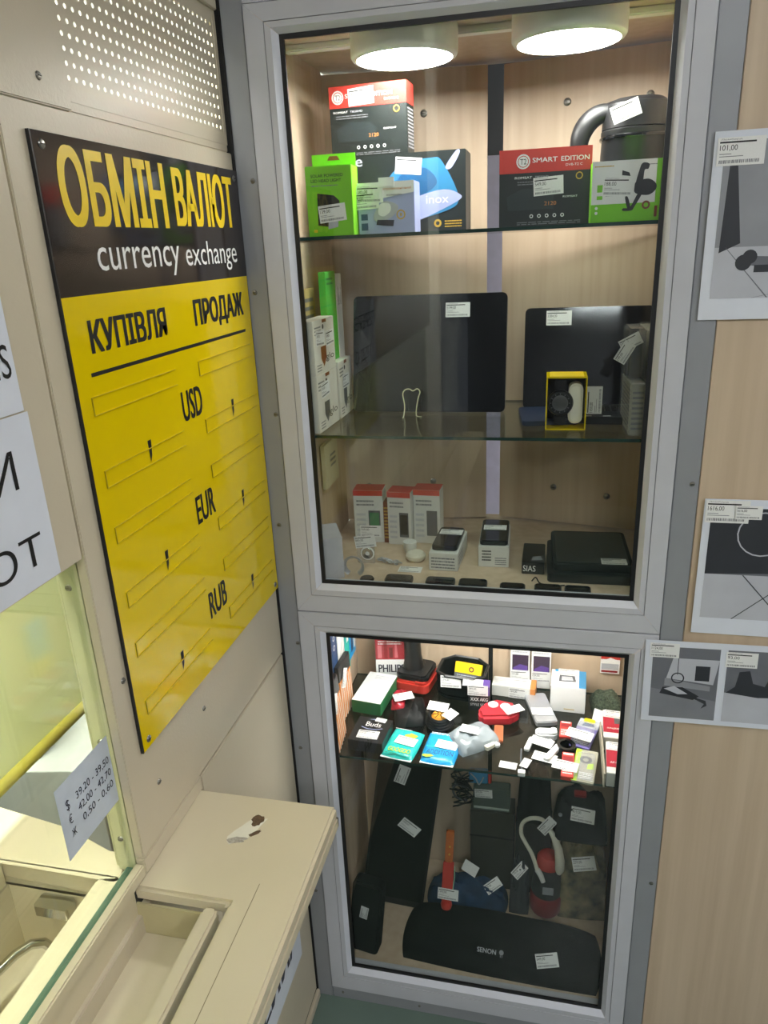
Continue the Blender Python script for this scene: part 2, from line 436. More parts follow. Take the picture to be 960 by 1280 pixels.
# booth interior
struct('wall_booth_left', MB().box(-1.95, -1.9, -2.2, 1.0, 0, 2.7), M_WALLP)
struct('wall_booth_far', MB().box(-1.9, -.42, .95, 1.0, 0, 2.7), M_WALLP)
struct('wall_booth_near', MB().box(-1.9, -.42, -2.25, -2.2, 0, 2.7), M_WALLP)
struct('floor_booth', MB().box(-1.9, -.42, -2.2, .94, -.05, 0), M_GREYW)
t = thing('booth_light', 'flat ceiling light panel inside the exchange booth', 'light', (-.78, -.75, 2.7))
MB().box(-.35, .35, -.5, .5, -.02, 0).build('housing', M_LAMPB, t)
MB().box(-.32, .32, -.47, .47, -.024, -.0201).build('diffuser', M_BOOTHL, t)
t = thing('booth_counter', 'bright cream counter with a cut-out tray inside the booth behind the glass', 'counter', (0, 0, 0))
b = MB()
z0, z1 = .80, .838
b.box(-1.1, -.575, -1.7, -.5, z0, z1); b.box(-.44, -.411, -1.7, -.5, z0, z1); b.prism([(-1.1, -.5), (-.411, -.5), (-.411, -.455), (-.45, -.457), (-.53, -.43), (-.66, -.41), (-1.1, -.40)], z0, z1)
b.build('worktop', M_CREAM2, t, bevel=.004)
b = MB(); b.box(-.585, -.575, -1.7, -.49, .70, .80); b.box(-.44, -.43, -1.7, -.49, .70, .80); b.box(-.585, -.43, -.5, -.49, .70, .80); b.box(-.585, -.43, -1.7, -.49, .69, .70)
b.build('tray_well', M_CREAM2, t)
b = MB(); b.tube([(-.505, -.524, .702), (-.507, -.526, .735), (-.513, -.530, .748), (-.525, -.538, .752), (-.535, -.555, .752), (-.552, -.63, .752), (-.56, -.66, .745), (-.56, -.665, .702)], .006, 10)
b.build('handle', M_CHROME, t, smooth=True)
b = MB(); b.rslab(-.525, -.478, -.522, -.5005, .782, .797, .004); b.build('latch', M_CHROME, t)
b = MB(); b.box(-1.1, -1.06, -1.7, -.45, 0, .80); b.build('support_panel', M_CREAM, t)
t = thing('yellow_screen', 'pale yellow hanging sheet with a mustard lower edge inside the booth', 'screen', (-.60, 0, 0))
b = MB(); b.box(-.004, .0, -1.7, -.24, .915, 2.0); b.build('sheet', M_PALEY, t)
b = MB(); b.tube([(0.0, -1.7, .908), (0.0, -.24, .908)], .010, 10); b.build('lower_rod', M_MUST, t, smooth=True)
carton('equipment_box', 'light grey machine casing low behind the booth counter', 'machine', (-.80, -.08, .55), (.30, .40, .22), (0, 0, 10), body=mat('machine_grey', 'A9ACA6', .5), part='casing')
carton('booth_stand', 'grey stand carrying the machine casing inside the booth', 'stand', (-.80, -.08, 0), (.34, .44, .55), (0, 0, 10), body=M_GREYW, part='casing')
carton('monitor', 'black screen edge standing behind the booth counter', 'monitor', (-.745, -.20, .7702), (.02, .08, .20), (0, 0, 10), body=M_BLACKM, part='casing')

# papers on the left wall
def sheet(name, label, y0, y1, z0, z1, items, x=XL, mat_=M_PAPER, cat='notice', seed=0, curl=.0):
    t = thing(name, label, cat, (x, 0, 0)); b = MB(); n = 8; vs = []
    for s_ in (0, 1):
        for i in range(n + 1):
            for z in (z0, z1):
                u = i / n
                vs.append((.0012 + s_ * .0004 + curl * u * u * (1 if z == z0 else .3), y0 + (y1 - y0) * u, z))
    fs = [(2 * i, 2 * i + 1, 2 * i + 3, 2 * i + 2) for i in range(n)] + [(2 * (n + 1) + 2 * i, 2 * (n + 1) + 2 * i + 2, 2 * (n + 1) + 2 * i + 3, 2 * (n + 1) + 2 * i + 1) for i in range(n)]
    b.add(vs, fs); b.build('paper', mat_, t)
    F = frame((.0017 + curl, y0, z0), (0, 1, 0), (0, 0, 1))
    prints(t, None, [((F, y1 - y0, z1 - z0),) + it for it in items], 'lettering')
    return t
sheet('paper_notice', 'upper white paper sheet on the booth panel showing a big letter S', -.72, -.534, 1.425, 1.57,
      [('t', ('OPERATIONS', -.01, .21, .97, .41, .0), M_INK)])
sheet('paper_notice', 'lower white paper sheet on the booth panel ending in the letters OT', -.80, -.530, 1.2645, 1.4235,
      [('t', ('ПЕРЕРВИ', .02, .60, .885, .82, .012), M_INK), ('t', ('ПІД ОТ', .22, .09, .935, .315, .012), M_INK)], mat_=M_PAPER)
sheet('rate_note', 'small white handwritten rate note taped to the booth glass', -.586, -.492, .955, 1.044,
      [('t', ('39,20 - 39,50', .30, .62, .95, .74, 0.), M_INKB), ('t', ('42,00 - 42,70', .30, .44, .95, .56, 0.), M_INKB), ('t', ('0,50 - 0,60', .34, .26, .95, .38, 0.), M_INKB),
       ('t', ('$', .12, .60, .18, .76, 0.), M_INKB), ('t', ('€', .12, .42, .18, .55, 0.), M_INKB), ('t', ('ж', .12, .24, .2, .34, 0.), M_INKB)], x=-.3955, cat='note',
      mat_=mat('note_paper', 'C3CCD8', .6))
sheet('lower_notice', 'white paper notice with big dark letters on the wall under the counter', -.60, -.062, .197, .34,
      [('t', ('ФІНАНSИZИИ/', .02, .33, .93, .72, .03), M_INKB)], cat='notice')

# the big exchange sign
t = thing('exchange_sign', 'black and yellow glossy currency exchange rate board screwed to the cream wall', 'sign', (XL + .0005, -.456, .995))
SW, SH = .456, .666
MB().box(0, .0035, 0, SW, 0, SH - .145).build('yellow_board', M_YEL, t)
MB().box(0, .0035, 0, SW, SH - .145, SH).build('black_board', M_SBLK, t)
MB().box(0, .0036, -.002, 0, 0, SH).build('board_edge', M_INK, t); MB().box(0, .0036, SW, SW + .001, 0, SH).build('board_edge', M_INK, t)
F = (frame((.0036, .456, -.995), (0, 1, 0), (0, 0, 1)), 1, 1)
T = lambda s, y0, z0, y1, z1, m, bold=.02: (F, 't', (s, y0, z0, y1, z1, bold), m)
its = [T('ОБМІН', -.428, 1.580, -.222, 1.653, M_YELP, .022), T('ВАЛЮТ', -.202, 1.583, -.024, 1.651, M_YELP, .022),
       T('currency', -.385, 1.527, -.206, 1.561, M_WHITE, .004), T('exchange', -.190, 1.527, -.030, 1.566, M_WHITE, .004),
       T('КУПІВЛЯ', -.422, 1.459, -.262, 1.492, M_INK, .03), T('ПРОДАЖ', -.188, 1.455, -.026, 1.495, M_INK, .03),
       (F, 'r', (-.430, 1.4365, -.026, 1.4405), M_INK),
       T('USD', -.252, 1.348, -.196, 1.387, M_INK, .016), T('EUR', -.252, 1.207, -.196, 1.246, M_INK, .016), T('RUB', -.252, 1.065, -.196, 1.104, M_INK, .016)]
for z in (1.322, 1.182, 1.040):
    for y in (-.345, -.105):
        its.append((F, 'p', [(y, z + .026), (y + .008, z + .026), (y + .006, z + .008), (y + .001, z + .0)], M_INK))
prints(t, None, its, 'lettering')
M_GRV = mat('slot_edge', 'A89206', .4)
for z in (1.398, 1.320, 1.256, 1.178, 1.114, 1.036):
    for y0, y1 in ((-.437, -.257), (-.194, -.016)):
        b = MB(); z2 = z + .018
        F0 = frame((.0036, .456, -.995), (0, 1, 0), (0, 0, 1))
        b.box(y0, y1, z2, z2 + .0008, 0, .0012, 0, F0); b.box(y0, y1, z - .0008, z, 0, .0012, 0, F0); b.box(y0, y0 + .0012, z, z2, 0, .0012, 1, F0)
        b.build('rate_slot', [mat('slot_rail', 'CDB208', .3), M_GRV], t)
for y, z in ((-.443, 1.650), (-.012, 1.650), (-.443, 1.006), (-.012, 1.006)): screw(t, FX(.0036, y + .456, z - .995), .0045)

# ------------------------------------------------------------------ corner strip, side strip, laminate wall
tr = sroot('trim_2')
MB().box(XL + .0005, -.3435, .003, .03, 0, 2.7).build('corner_strip', M_STRIP, tr, bevel=.001)
MB().box(XL - .012, XL + .003, -.0005, .003, 0, 2.7).build('shadow_gap', M_DARK, tr)  # near-black strip filling the corner joint, widened to block leaking light
for x, z in ((-.3513, 1.6466), (-.3650, 1.4911), (-.3497, 1.3016), (-.3627, 1.1111), (-.3490, .8837), (-.3632, .6552), (-.36, .30)): screw(tr, FY(x, .003, z), .0038)
tr = sroot('trim_3')
MB().box(.2635, .2975, .003, .03, 0, 2.7).build('side_strip', M_STRIP, tr, bevel=.001)
for z in (1.2017, .4404): screw(tr, FY(.2886, .003, z), .004)
wr = sroot('wall_front')
MB().box(.2985, .90, .004, .022, 0, 2.7).build('panel', M_LAMR, wr, bevel=.001)
MB().box(.903, 2.3, .004, .022, 0, 2.7).build('panel', M_LAMR, wr, bevel=.001)
MB().box(-.3435, .2635, .004, .03, 1.8655, 2.7).build('upper_fascia', M_ALU, wr)

# ------------------------------------------------------------------ the showcase
sc = thing('display_cabinet', 'tall glazed showcase with white aluminium frames and beech laminate inside', 'cabinet', (0, 0, 0))
OX0, OX1 = -.343, .263
IX0, IX1 = -.296, .220
def leaf(z0, z1, o0, o1):
    """mitred aluminium leaf; four rails, bead, gasket and pane"""
    outer = (OX0 + .0005, OX1 - .0005, z0, z1); inner = (IX0, IX1, o0, o1)
    def ring(s): return tuple(a + (c - a) * s for a, c in zip(outer, inner))
    prof = [(0, .03), (0, .0015), (.02, 0), (.60, 0), (.605, .0014), (.625, .0014), (.63, 0), (.82, 0), (1.0, .009), (1.0, .012), (1.0, .03)]
    mats_ = [0, 0, 0, 0, 2, 0, 0, 1, 0, 0]
    cor = lambda r: [(r[0], r[2]), (r[1], r[2]), (r[1], r[3]), (r[0], r[3])]
    for side in range(4):
        b = MB(); vs = []
        for s_, y in prof:
            c = cor(ring(s_)); p, q = c[side], c[(side + 1) % 4]
            e = .00025
            d = Vector((q[0] - p[0], q[1] - p[1])).normalized() * e
            vs += [(p[0] + d[0], y, p[1] + d[1]), (q[0] - d[0], y, q[1] - d[1])]
        n = len(prof)
        for i in range(n - 1): b.add([vs[2 * i], vs[2 * i + 1], vs[2 * i + 3], vs[2 * i + 2]], [(0, 1, 2, 3)], mats_[i])
        b.build('frame_rail', [M_ALU, M_BEAD, M_GREY], sc)
    b = MB(); g = .0065
    x0, x1, a, c = inner
    for q in ((x0, x1, a, a + g), (x0, x1, c - g, c), (x0, x0 + g, a + g, c - g), (x1 - g, x1, a + g, c - g)): b.box(q[0], q[1], .0085, .0125, q[2], q[3])
    b.build('gasket', M_GASK, sc)
    MB().box(x0 - .005, x1 + .005, .013, .017, a - .005, c + .005).build('glass_pane', M_GLASS, sc)
leaf(.9515, 1.864, 1.0035, 1.8265)
leaf(.033, .9495, .094, .906)
X0, X1 = -.335, .252
MB().box(OX0 + .001, OX1 - .001, .004, .03, 0, .031).build('plinth', M_STRIP, sc)
for x in (-.32, -.15, .2): screw(sc, FY(x, .004, .016), .003)
MB().box(X0 - .016, X0, .031, .33, .06, 1.86).build('side_panel', M_LAM, sc)
MB().box(X1, X1 + .010, .031, .33, .06, 1.86).build('side_panel', M_LAM, sc)
MB().box(X0, X1, .031, .405, .951, .9965).build('middle_floor', M_LAM, sc)
MB().box(X0, X1, .018, .0309, .952, .9965).build('middle_floor_lip', M_LAM, sc)
MB().box(X0, X1, .031, .335, .04, .0895).build('bottom_floor', M_LAM, sc)
MB().box(X0, X1, .018, .0309, .04, .0895).build('bottom_floor_lip', M_LAM, sc)
MB().box(X0, X1, .031, .40, 1.842, 1.86).build('top_board', M_LAM, sc)
MB().box(X0 + .002, X1 - .002, .130, .150, 1.832, 1.8418).build('lamp_rail', M_LAMPB, sc, bevel=.002)
def door(h, tip, z0, z1, side, screws):
    d = Vector((tip[0] - h[0], tip[1] - h[1])); L = d.length; a = math.atan2(d.y, d.x)
    F = Matrix.Translation((h[0], h[1], 0)) @ Matrix.Rotation(a, 4, 'Z')
    t0, t1 = (0, .016) if side == 'l' else (-.016, 0)
    b = MB(); b.box(0, L, t0, t1, z0, z1)
    o = b.build('back_door', M_LAM, sc, bevel=.0008); o.matrix_local = F
    for s_, z in screws:
        q = MB(); q.lathe([(.0065, 0), (.006, .002), (.003, .0035), (0, .0036)], 14); q.box(-.0035, .0035, -.0005, .0005, .0034, .0039, 1)
        k = q.build('cam_screw', [M_SCREW, M_DARK], o, smooth=True)
        k.matrix_local = frame((s_, 0, z), (1 if side == 'l' else -1, 0, 0), (0, 0, 1))
door((-.337, .331), (-.0455, .375), 1.0, 1.838, 'l', [(.182, 1.768), (.05, 1.075), (.185, 1.082)])
door((.253, .331), (-.0185, .385), 1.0, 1.838, 'r', [(.165, 1.768), (.03, 1.765), (.06, 1.065), (.165, 1.075)])
door((-.337, .337), (-.036, .337), .06, .948, 'l', [])
door((.253, .337), (-.026, .337), .06, .948, 'r', [])

def shelf(zt, label, M_SHELF=M_SHELF):
    b = MB(); b.box(X0 + .001, X1 - .001, .0285, .318, zt - .005, zt)
    b.m[0] = 0; b.m[1] = 0
    for i in (2, 3, 4, 5): b.m[i] = 1
    return tag(b.build('glass_shelf', [M_SHELF, M_SHEDGE]), label, 'shelf')
shelf(1.567, 'upper clear glass shelf carrying the boxes and the black kettle')
shelf(1.262, 'middle clear glass shelf carrying the two laptops')
shelf(.627, 'lower glass shelf, tinted to dim the space below, crowded with small goods', M_SHELF2)

def round_lamp(x, y, z, label, r=.078, dm=None):
    t = thing('round_lamp', label, 'lamp', (x, y, z), group='round cabinet lamps' if 'hidden' in label else None)
    MB().lathe([(r, 0), (r, -.033), (r * .97, -.037), (r * .90, -.039), (r * .89, -.0375)], 40).build('housing', M_LAMPB, t, smooth=True)
    MB().lathe([(0, -.0382), (r * .89, -.0382), (r * .89, -.037), (0, -.037)], 40).build('diffuser', dm or M_DIFF, t)
    screw(t, frame((0, -r, -.012), (1, 0, 0), (0, 0, 1)), .003)
round_lamp(-.143, .113, 1.8416, 'left round white LED lamp glowing under the cabinet top')
round_lamp(.089, .108, 1.8416, 'right round white LED lamp glowing under the cabinet top')
for x, lab in ((-.14, 'left'), (.09, 'right')): round_lamp(x, .14, .9508, lab + ' round white LED lamp hidden above the lower shelf', dm=M_DIFF2)

# room seen through the gap between the back doors
carton('wardrobe', 'dark tall unit in the room behind the cabinet back doors', 'cupboard', (-.35, 2.20, 1.86), (1.6, .3, .6), body=mat('dark_unit', '2C2A33', .5), part='casing')
MB().box(-1.2, .5, 2.05, 2.39, 0, 1.858).build('low_unit', M_LILW, wr)

# ------------------------------------------------------------------ customer counter under the booth window
t = thing('service_counter', 'cream steel customer counter with a sunken money tray below the booth window', 'counter', (0, 0, 0))
CZ = .84
b = MB()
b.prism([(-.3868, -.334), (-.182, -.334), (-.182, -1.75), (-.263, -1.75), (-.263, -.5085), (-.3868, -.5085)], CZ - .02, CZ)
b.build('worktop', M_CREAM2, t, bevel=.004)
b = MB(); b.box(-.184, -.1815, -1.75, -.334, CZ - .034, CZ - .0205); b.box(-.3765, -.1815, -.3365, -.334, CZ - .034, CZ - .0205)
b.build('edge_flange', M_CREAM2, t)
MB().box(-.2372, -.2364, -1.75, -.477, CZ + .0001, CZ + .0004).build('seam', mat('seam_brown', '8F8468', .6), t)
b = MB(); b.prism([(-.2935, -1.75), (-.2735, -1.75), (-.2735, -.517), (-.2775, -.512), (-.2895, -.512), (-.2935, -.517)], .77, CZ - .006); b.build('tray_side', M_CREAM2, t, bevel=.004)
MB().box(-.384, -.294, -1.75, -.512, .768, .773).build('tray_floor', M_CREAM2, t)
MB().box(-.384, -.294, -.5115, -.5085, .768, .818).build('tray_end', mat('tray_end_paint', 'BDB48C', .4), t)
MB().box(-.3895, -.3845, -1.75, -.5105, .768, .8395).build('tray_inner_side', M_CREAM2, t)
MB().box(-.272, -.266, -1.75, -.50, .775, .80).build('dark_slot', M_DARK, t)
# chipped paint where the laminate has broken away
rr = random.Random(4)
def blob(cx, cy, rx, ry, n=16, j=.25, rot=0):
    out = []
    for i in range(n):
        a = 2 * math.pi * i / n; q = 1 + rr.uniform(-j, j); x, y = rx * q * math.cos(a), ry * q * math.sin(a)
        out.append((cx + x * math.cos(rot) - y * math.sin(rot), cy + x * math.sin(rot) + y * math.cos(rot)))
    return out
b = MB(); b.prism(blob(-.2855, -.398, .027, .014, rot=1.1), CZ + .0002, CZ + .0006, 0)
b.prism(blob(-.278, -.380, .0075, .0105), CZ + .0006, CZ + .0009, 1); b.prism(blob(-.292, -.417, .012, .005, rot=.3), CZ + .0006, CZ + .0009, 2); b.prism(blob(-.273, -.402, .009, .003, rot=.8), CZ + .0006, CZ + .0009, 1)
b.build('chipped_patch', [M_IVORY, mat('rust', '5A4630', .8, 0, .4, 300), mat('chip_grey', 'A8A194', .7, 0, .3, 300)], t)

# ------------------------------------------------------------------ posters on the right
def poster(name, label, x0, x1, z0, z1, pic, items, price_t, lx, lz, lw=.0535, tilt=0, y=.0):
    t = thing(name, label, 'poster', (x0, y, z0), (0, tilt, 0), None)
    W, H = x1 - x0, z1 - z0
    MB().box(0, W, -.0006, 0, 0, H).build('paper', M_PAPER, t)
    F = frame((0, -.0006, 0), (1, 0, 0), (0, 0, 1))
    prints(t, None, [((F, W, H),) + it for it in items], 'photo_print')
    MB()
    price(t, F, lx, lz, 0, w=lw, p=price_t, lift=.0008)
    return t
M_PG = mat('photo_grey', '8E9096', .55, 0, .08, 20); M_PG2 = mat('photo_dark', '303238', .5, 0, .1, 20); M_PG3 = mat('photo_light', 'B9BBC3', .55, 0, .05, 20); M_PG4 = mat('photo_mid', '6A6C73', .55, 0, .1, 20)
poster('photo_poster', 'upper white sheet with a grey printed photo of a hoverboard, label 101,00', .2725, .4825, 1.4365, 1.6665, None,
       [('r', (.06, .12, .96, .95), M_PG), ('r', (.06, .12, .96, .40), M_PG3, 2), ('p', [(.10, .83), (.145, .83), (.205, .42), (.085, .37)], M_PG2, 3),
        ('p', [(.27, .30), (.46, .27), (.90, .27), (.90, .335), (.46, .34), (.27, .35)], M_PG4, 4), ('d', (.235, .315, .010), M_PG2, 6), ('d', (.27, .345, .009), M_PG2, 5), ('p', [(.30, .30), (.9, .30), (.9, .26), (.30, .26)], M_PG2, 5),
        ('p', [(.12, .40), (.125, .40), (.40, .12), (.39, .12)], M_PG4, 3), ('p', [(.30, .12), (.31, .12), (.96, .25), (.96, .24)], M_PG4, 3)], '101,00', .032, .206, .056, tilt=0)
poster('photo_poster', 'middle white sheet with a printed photo of a dark round appliance, label 1616,00', .3075, .5175, .960, 1.181, None,
       [('r', (.05, .125, .96, .94), M_PG4), ('r', (.05, .125, .96, .46), M_PG3, 2), ('p', [(.05, .46), (.96, .50), (.96, .94), (.05, .94)], M_PG2, 3),
        ('o', (.40, .76, .033, .035), M_PG3, 4), ('p', [(.30, .46), (.31, .46), (.62, .125), (.61, .125)], M_PG2, 4), ('p', [(.26, .125), (.27, .125), (.70, .50), (.69, .50)], M_PG2, 4)], '1616,00', .032, .202, .060)
t = thing('price_tag', 'second price tag beside the 1616,00 label on the middle photo sheet', 'label', (.3685, -.0024, 1.162))
price(t, FY(0, 0, 0), 0, 0, 0, w=.036, p='1616,00')
Wd, Hd = .215, .148
t = poster('photo_poster', 'lower wide white sheet with two printed photos of goods, labels 1124,00 and 93,00', .2445, .4595, .793, .943, None,
       [('r', (.055, .06, .52, .93), M_PG4), ('p', [(.055, .06), (.52, .06), (.52, .30), (.055, .42)], mat('photo_grey2', '7D7F86', .55, 0, .08, 20), 2), ('p', [(.16, .55), (.49, .50), (.52, .80), (.20, .80)], M_PG3, 3), ('r', (.36, .54, .46, .72), M_PG2, 4), ('p', [(.15, .46), (.47, .42), (.47, .48), (.15, .55)], M_PG, 4),
        ('p', [(.12, .36), (.36, .30), (.40, .35), (.28, .45), (.14, .44)], M_PG2, 5), ('p', [(.15, .42), (.22, .46), (.32, .37), (.25, .36)], M_PG3, 6), ('p', [(.36, .34), (.45, .30), (.46, .24), (.42, .20), (.44, .26), (.36, .32)], M_PG2, 5),
        ('o', (.24, .56, .008, .010), M_PG2, 5), ('r', (.235, .60, .24, .8), M_PG2, 5),
        ('r', (.57, .06, 1.0, .93), M_PG4), ('p', [(.57, .06), (1.0, .06), (1.0, .40), (.57, .42)], M_PG3, 2), ('p', [(.58, .42), (.64, .50), (.66, .68), (.73, .70), (.76, .55), (.84, .52), (.86, .60), (1., .62), (1., .40), (.80, .38)], M_PG2, 4)],
       '1124,00', .029, .133, .044, tilt=-.8, y=-.003)
price(t, frame((0, -.0006, 0), (1, 0, 0), (0, 0, 1)), .143, .1235, 0, w=.046, p='93,00', lift=.001)
MB().box(.275, .298, -.0022, -.0018, .9435, .9475)
# ------------------------------------------------------------------ upper shelf
Z1 = 1.5672
def t2box(label, loc, rz, size, tags, side='left'):
    w, d, h = size; F = 'front'
    pr = [(F, 'r', (0, .70, 1, 1), M_RED), (F, 'o', (.115 if side != 'left' else .26, .845, .0078, .0098), M_WHITE, 2), (F, 'd', (.115 if side != 'left' else .26, .845, .0068), M_WHITE, 2)]
    x0 = .21 if side != 'left' else .36
    cx = .115 if side != 'left' else .26
    pr += [(F, 't', ('T2', cx - .035, .81, cx + .035, .88, .0), M_INK, 3), (F, 't', ('SMART', x0, .825, x0 + .27, .885, .015), M_WHITE, 2), (F, 't', ('EDITION', x0 + .31, .825, x0 + .61, .885, .015), M_WHITE, 2),
           (F, 't', ('DVB-T2 C', .72, .76, .90, .79, 0.), M_WHITE, 2), (F, 't', ('ROMSAT', x0 - .19 if side == 'left' else .05, .625, x0 + .0 if side == 'left' else .24, .655, .02), M_WHITE, 2),
           (F, 't', ('T8030HD', x0 + .03 if side == 'left' else .27, .625, x0 + .18 if side == 'left' else .43, .655, 0.), M_LGREY, 2), (F, 't', ('ROMSAT', .70, .36, .86, .385, .015), M_WHITE, 2),
           (F, 't', ('2120', .50, .27, .63, .32, 0.), M_ORG, 2), (F, 'fine', (.08 if side != 'left' else .2, .54, .5, .6, 2), M_GREY, 2), (F, 'fine', (.2, .02, .9, .07, 2), M_GREY, 2),
           (F, 'p', [(.08, .40), (.26, .50), (.52, .48), (.60, .40), (.60, .22), (.10, .22)], mat('box_picture', '2B3334', .35), 1), (F, 'o', (.87, .63, .0035, .005), M_GOLD, 2)]
    for i in range(5): pr.append((F, 'o', (.36 + i * .085, .135, .0015, .0026), M_WHITE, 2))
    s = 'left' if side == 'left' else 'right'
    pr += [(s, 'r', (0, .70, 1, 1), M_RED), (s, 'fine', (.1, .08, .9, .66, 12), M_LGREY, 2)]
    return carton('receiver_box', label, 'box', loc, size, (0, 0, rz), body=M_BOXBLK, pr=pr, tags=tags)
carton('iron_box', 'black carton with a blue steam iron pictured on it, under the tall receiver box', 'box', (-.172, .19, Z1), (.225, .07, .118), (0, 0, 0), body=M_BOXBLK, pr=[
    ('front', 't', ('me', .13, .87, .27, .96, .02), M_LGREY), ('front', 'fine', (.05, .80, .20, .84, 1), M_GREY),
    ('front', 's', [(.40, .34), (.44, .66), (.56, .86), (.76, .92), (.84, .86), (.95, .42), (.86, .26), (.55, .16)], M_BLUE, 2),
    ('front', 's', [(.42, .30), (.80, .52), (.955, .46), (.93, .36), (.60, .12), (.42, .12)], M_LIL, 3), ('front', 's', [(.50, .60), (.58, .78), (.72, .80), (.80, .62), (.70, .48), (.56, .46)], mat('iron_body', '1E5E8E', .35), 4),
    ('front', 's', [(.86, .80), (.90, .78), (.96, .96), (.935, .985)], M_LIL, 3), ('front', 't', ('inox', .72, .36, .88, .46, .0), M_WHITE, 5), ('front', 'o', (.80, .11, .003, .006), M_GOLD, 3), ('front', 'fine', (.85, .05, .97, .15, 3), M_GOLD, 3)],
    tags=[('front', .60, .84, -6, '459,00')])
t2box('tall black and red T2 receiver carton standing on the iron box', (-.213, .19, Z1 + .1184), -3, (.126, .045, .102), [('front', .42, .84, 3, '549,00')], 'right')
t2box('black receiver carton with a red SMART EDITION band right of the gap', (.062, .10, Z1), 2, (.129, .04, .103), [('front', .54, .52, 3, '549,00')], 'left')
t = carton('lamp_box', 'bright green carton for a solar headlamp with a hanging tab, left on the upper shelf', 'box', (-.253, .075, Z1), (.071, .04, .098), (0, 0, 1), body=M_GRN, pr=[
    ('front', 't', ('SOLAR POWERED', .12, .84, .82, .885, .013), M_INK), ('front', 't', ('LED HEAD LIGHT', .12, .77, .78, .815, .013), M_INK), ('front', 'fine', (.12, .71, .7, .74, 1), M_GREY),
    ('front', 'p', [(.22, .16), (.62, .12), (.72, .50), (.60, .58), (.24, .62)], M_BLACK), ('front', 'p', [(.44, .10), (.66, .13), (.68, .30), (.46, .27)], M_LGREY, 2), ('front', 'p', [(.12, .06), (.2, .06), (.2, .10), (.12, .10)], M_YELP)],
    tags=[('front', .55, .33, 5, '139,00')])
b = MB(); b.box(-.034, .034, .017, .019, .098, .117); b.build('hang_tab', M_GRN, t); b = MB(); b.prism([(-.010, 0), (.010, 0), (.006, .006), (-.006, .006)], 0, .0006, 0, frame((0, .0168, .108), (1, 0, 0), (0, 0, 1))); b.build('hang_slot', M_BRN, t)
t = carton('cutter_box', 'lilac and white carton with a small grey appliance pictured, in front of the iron box', 'box', (-.172, .105, Z1), (.088, .045, .073), (0, 0, -1), body=M_LIL, pr=[
    ('front', 'p', [(0, .62), (1, .78), (1, 1), (0, 1)], M_WHITE), ('front', 't', ('Електромеханічний', .35, .83, .95, .89, 0.), M_ORG, 2), ('front', 't', ('КОМБАЙН', .52, .73, .78, .77, .015), M_INK, 2),
    ('front', 's', [(.28, .28), (.42, .24), (.62, .34), (.72, .50), (.62, .60), (.44, .62), (.30, .42)], M_LGREY, 2), ('front', 'p', [(.32, .18), (.62, .14), (.64, .26), (.34, .28)], M_INKB, 3), ('front', 's', [(.36, .40), (.40, .58), (.56, .58), (.58, .44), (.46, .34)], M_WHITE, 3),
    ('front', 'o', (.76, .36, .005, .007), M_GOLD, 2), ('front', 't', ('1', .745, .33, .775, .39, .0), M_GOLD, 2), ('front', 'r', (.05, .28, .17, .40), M_DBLUE, 2), ('front', 'r', (.05, .08, .17, .22), M_DBLUE, 2)],
    tags=[('front', .14, .66, 2, '389,00'), ('front', .22, .78, -1, '389,00')])
b = MB(); b.box(-.010, .014, -.0235, -.0228, .066, .079); b.build('tape_tab', M_WHITE, t)
t = carton('reel_box', 'white and green fishing reel carton at the right end of the upper shelf', 'box', (.173, .075, Z1), (.094, .05, .078), (0, 0, 2), body=M_GRN, pr=[
    ('front', 'r', (0, .30, .90, 1), M_WHITE), ('front', 'fine', (.03, .90, .30, .94, 1), M_GOLD, 2), ('front', 'fine', (.78, .90, .9, .93, 1), M_GREY, 2),
    ('front', 's', [(.62, .60), (.66, .84), (.70, .94), (.79, .92), (.78, .84), (.73, .82), (.71, .62)], M_BLACK, 3), ('front', 's', [(.60, .60), (.62, .46), (.80, .42), (.90, .50), (.90, .60), (.80, .68), (.66, .66)], M_BLACK, 3),
    ('front', 'p', [(.42, .84), (.52, .80), (.54, .74), (.42, .76)], M_BLACK, 3), ('front', 's', [(.66, .46), (.72, .46), (.62, .24), (.58, .18), (.46, .18), (.46, .22), (.56, .24)], M_BLACK, 3), ('front', 's', [(.48, .40), (.52, .40), (.56, .24), (.52, .22)], M_BLACK, 3),
    ('front', 'o', (.78, .26, .003, .0055), M_BRN, 3), ('front', 'r', (.08, .50, .16, .62), M_GRN, 2), ('front', 'r', (.08, .38, .16, .44), M_GRN, 2), ('front', 'fine', (.20, .42, .5, .46, 1), M_GREY, 2),
    ('front', 'd', (.08, .16, .002), M_WHITE, 2), ('front', 'd', (.08, .24, .002), M_WHITE, 2), ('front', 'r', (.90, .06, .94, .24), M_BRN, 2)],
    tags=[('front', .38, .58, -3, '188,00')])
# black kettle
t = thing('electric_kettle', 'black glossy electric kettle with an arched handle behind the green reel box', 'kettle', (.193, .185, Z1))
M_KET = mat('kettle_black', '141415', .42, 0, .1)
MB().lathe([(.053, 0), (.054, .004), (.0525, .05), (.050, .118), (.0515, .120), (.0515, .128), (.049, .130)], 40).build('body', M_KET, t, smooth=True)
MB().lathe([(.0505, .1305), (.050, .150), (.046, .163), (.035, .170), (.015, .173), (0, .1735)], 40).build('lid', M_KET, t, smooth=True)
MB().lathe([(.053, .116), (.0535, .1175), (.0535, .1195), (.052, .121)], 40).build('rim_band', M_BLACKG, t, smooth=True)
pts = []
for i in range(15):
    a = R(-8 + 98 * i / 14); pts.append((-.043 - .040 * math.cos(a), -.006, .112 + .043 * math.sin(a)))
pts = [(-.050, -.006, .020), (-.072, -.006, .03), (-.083, -.006, .06)] + pts + [(-.022, -.004, .160)]
rs = [.008, .009, .010] + [.011 + .002 * math.sin(i / 14 * 3.14) for i in range(15)] + [.012]
